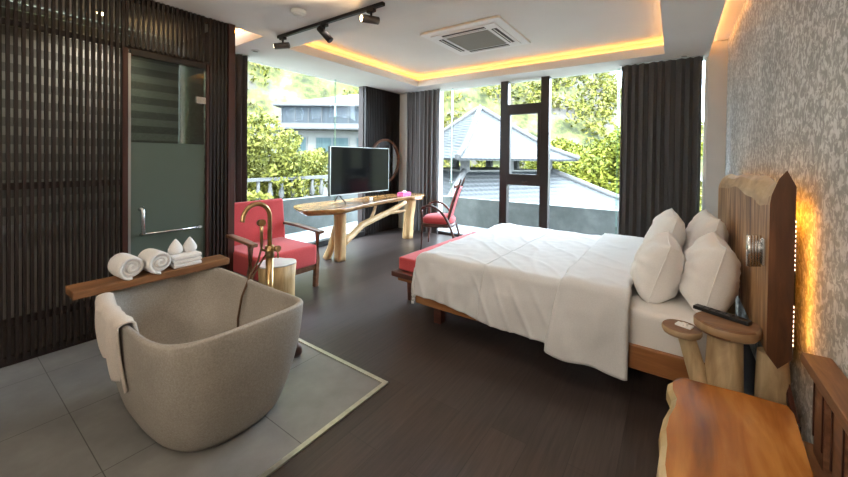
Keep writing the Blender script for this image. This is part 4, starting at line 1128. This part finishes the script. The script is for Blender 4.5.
for _ in range(4200):
    phi = rnd.uniform(-.1, 1.35); d = rnd.uniform(27, 60); x, y = -d * math.sin(phi), d * math.cos(phi); z = hill_z(x, y); s = rnd.uniform(.5, 1.4)
    if nz(x * .16, y * .16, 4) < -.18: continue
    for _ in range(22):
        dd = Vector((rnd.gauss(0, 1), rnd.gauss(0, 1), abs(rnd.gauss(0, .8)))).normalized() * s * rnd.uniform(.6, 1); cs.append((x + dd.x, y + dd.y, z + dd.z, .6 + s * .4))
tag(leafmesh('hillside_scrub', cs, .27, M['hill_leaf'], seed=6), 'yellow-green scrub and bushes all over the hillside', 'shrubs', kind='stuff')
b = MB(); b.box(-70, 40, 6.9, 75, -4.7, -4.6); b.box(-70, -6.0, -20, 6.9, -4.7, -4.6); o = b.build('ground', M['hill'], fixn=True); tag(o, 'low ground beyond the terrace', 'ground', kind='structure')

# ------------------------------------------------------------ lights
def light(kind, name, loc, energy, col, **k):
    l = bpy.data.lights.new(name, kind); l.energy = energy; l.color = col
    for a, v in k.items():
        if a != 'rot': setattr(l, a, v)
    o = bpy.data.objects.new(name, l); COL.objects.link(o); o.location = loc
    if 'rot' in k: o.rotation_euler = k['rot']
    return o
sd = Vector((-.45, .62, -.75)).normalized()
s = light('SUN', 'sun', (5, -5, 20), 6.0, (1, .95, .86), angle=R(1.0)); s.rotation_euler = sd.to_track_quat('-Z', 'Y').to_euler()
for (x, y, e) in ((-1.9, .9, 8), (-.9, .3, 14), (-.9, 1.9, 20), (-.35, 1.5, 16), (-2.6, 2.2, 10), (-2.9, -.4, 2)):
    light('SPOT', 'added_fill_spot', (x, y, CZ - .02), e * .75, (1, .90, .80), spot_size=R(150), spot_blend=1.0, shadow_soft_size=.10)  # added ceiling spots without fixtures, brightening the interior
light('SPOT', 'bath_lamp', (-4.2, .93, CZ - .04), 20, (1, .88, .72), spot_size=R(150), spot_blend=1, shadow_soft_size=.05)
for lx, ly, lab in ((-.75, -1.25, 'added fill lamp, a brass uplighter near the headboard wall, unseen behind the viewer'), (-2.6, -1.25, 'added fill lamp, a brass uplighter on the tiles, unseen behind the viewer')):
    t = thing('added_fill_lamp', lab, 'lamp', (lx, ly, 0))  # invented uplighters out of view, added to lift the ceiling and near area
    zb = .0065 if lx < -1.5 else 0
    b = MB(); b.lathe([(0, zb), (.14, zb), (.14, zb + .02), (0, zb + .025)], (lx, ly, 0), 28); b.build('base', M['brass'], t)
    b = MB(); b.tube([(lx, ly, zb + .025), (lx, ly, 1.72)], .012, 10); b.build('pole', M['brass'], t)
    b = MB(); b.lathe([(0, 1.72), (.05, 1.725), (.13, 1.80), (.135, 1.80), (.12, 1.79), (.04, 1.74), (0, 1.735)], (lx, ly, 0), 28); b.build('lamp_shade', M['brass'], t)
    light('POINT', 'added_fill_bulb', (lx, ly, 1.88), 46 if lx > -1 else 9, (1, .90, .78), shadow_soft_size=.06)
for (p, d), e in zip(heads, (10, 0, 22)):
    if e:
        q = light('SPOT', 'track_lamp', p + d * .02, e, (1, .74, .45), spot_size=R(70), spot_blend=.5, shadow_soft_size=.03); q.rotation_euler = d.to_track_quat('-Z', 'Y').to_euler()
# portals in the window openings (they only guide the sky light)
for loc, rot, sx, sy in (((WX - .15, 3.3, 1.37), (0, R(-90), 0), 2.5, 2.5), ((-1.65, WY + .15, 1.37), (R(-90), 0, 0), 3.9, 2.5)):
    l = bpy.data.lights.new('sky_portal', 'AREA'); l.shape = 'RECTANGLE'; l.size = sx; l.size_y = sy; l.cycles.is_portal = True
    o = bpy.data.objects.new('sky_portal', l); COL.objects.link(o); o.location = loc; o.rotation_euler = rot

w = bpy.data.worlds.new('sky'); scn.world = w; w.use_nodes = True
bg = w.node_tree.nodes['Background']; bg.inputs[0].default_value = (.69, .84, 1.0, 1); bg.inputs[1].default_value = 17.0

# ------------------------------------------------------------ camera
f_, cy_, yaw_, tilt_, roll_ = 355.0, 159.38, -.6149, .01353, -.01186
fw = Vector((math.sin(yaw_) * math.cos(tilt_), math.cos(yaw_) * math.cos(tilt_), -math.sin(tilt_)))
rt = Vector((math.cos(yaw_), -math.sin(yaw_), 0)); dn = fw.cross(rt)
r2 = rt * math.cos(roll_) + dn * math.sin(roll_); d2 = -rt * math.sin(roll_) + dn * math.cos(roll_)
cam = bpy.data.cameras.new('camera'); co = bpy.data.objects.new('camera', cam); COL.objects.link(co)
m3 = Matrix((r2, -d2, -fw)).transposed()
co.matrix_world = Matrix.Translation((0, 0, 1.40)) @ m3.to_4x4()
cam.sensor_width = 36; cam.lens = f_ / 848 * 36; cam.shift_y = -(235.0 - cy_) / 848; cam.clip_start = .05; cam.clip_end = 500
scn.camera = co
vs = scn.view_settings; scn.display_settings.display_device = 'sRGB'
vs.view_transform = 'Standard'; vs.look = 'None'; vs.exposure = .76; vs.gamma = 1; vs.use_curve_mapping = False
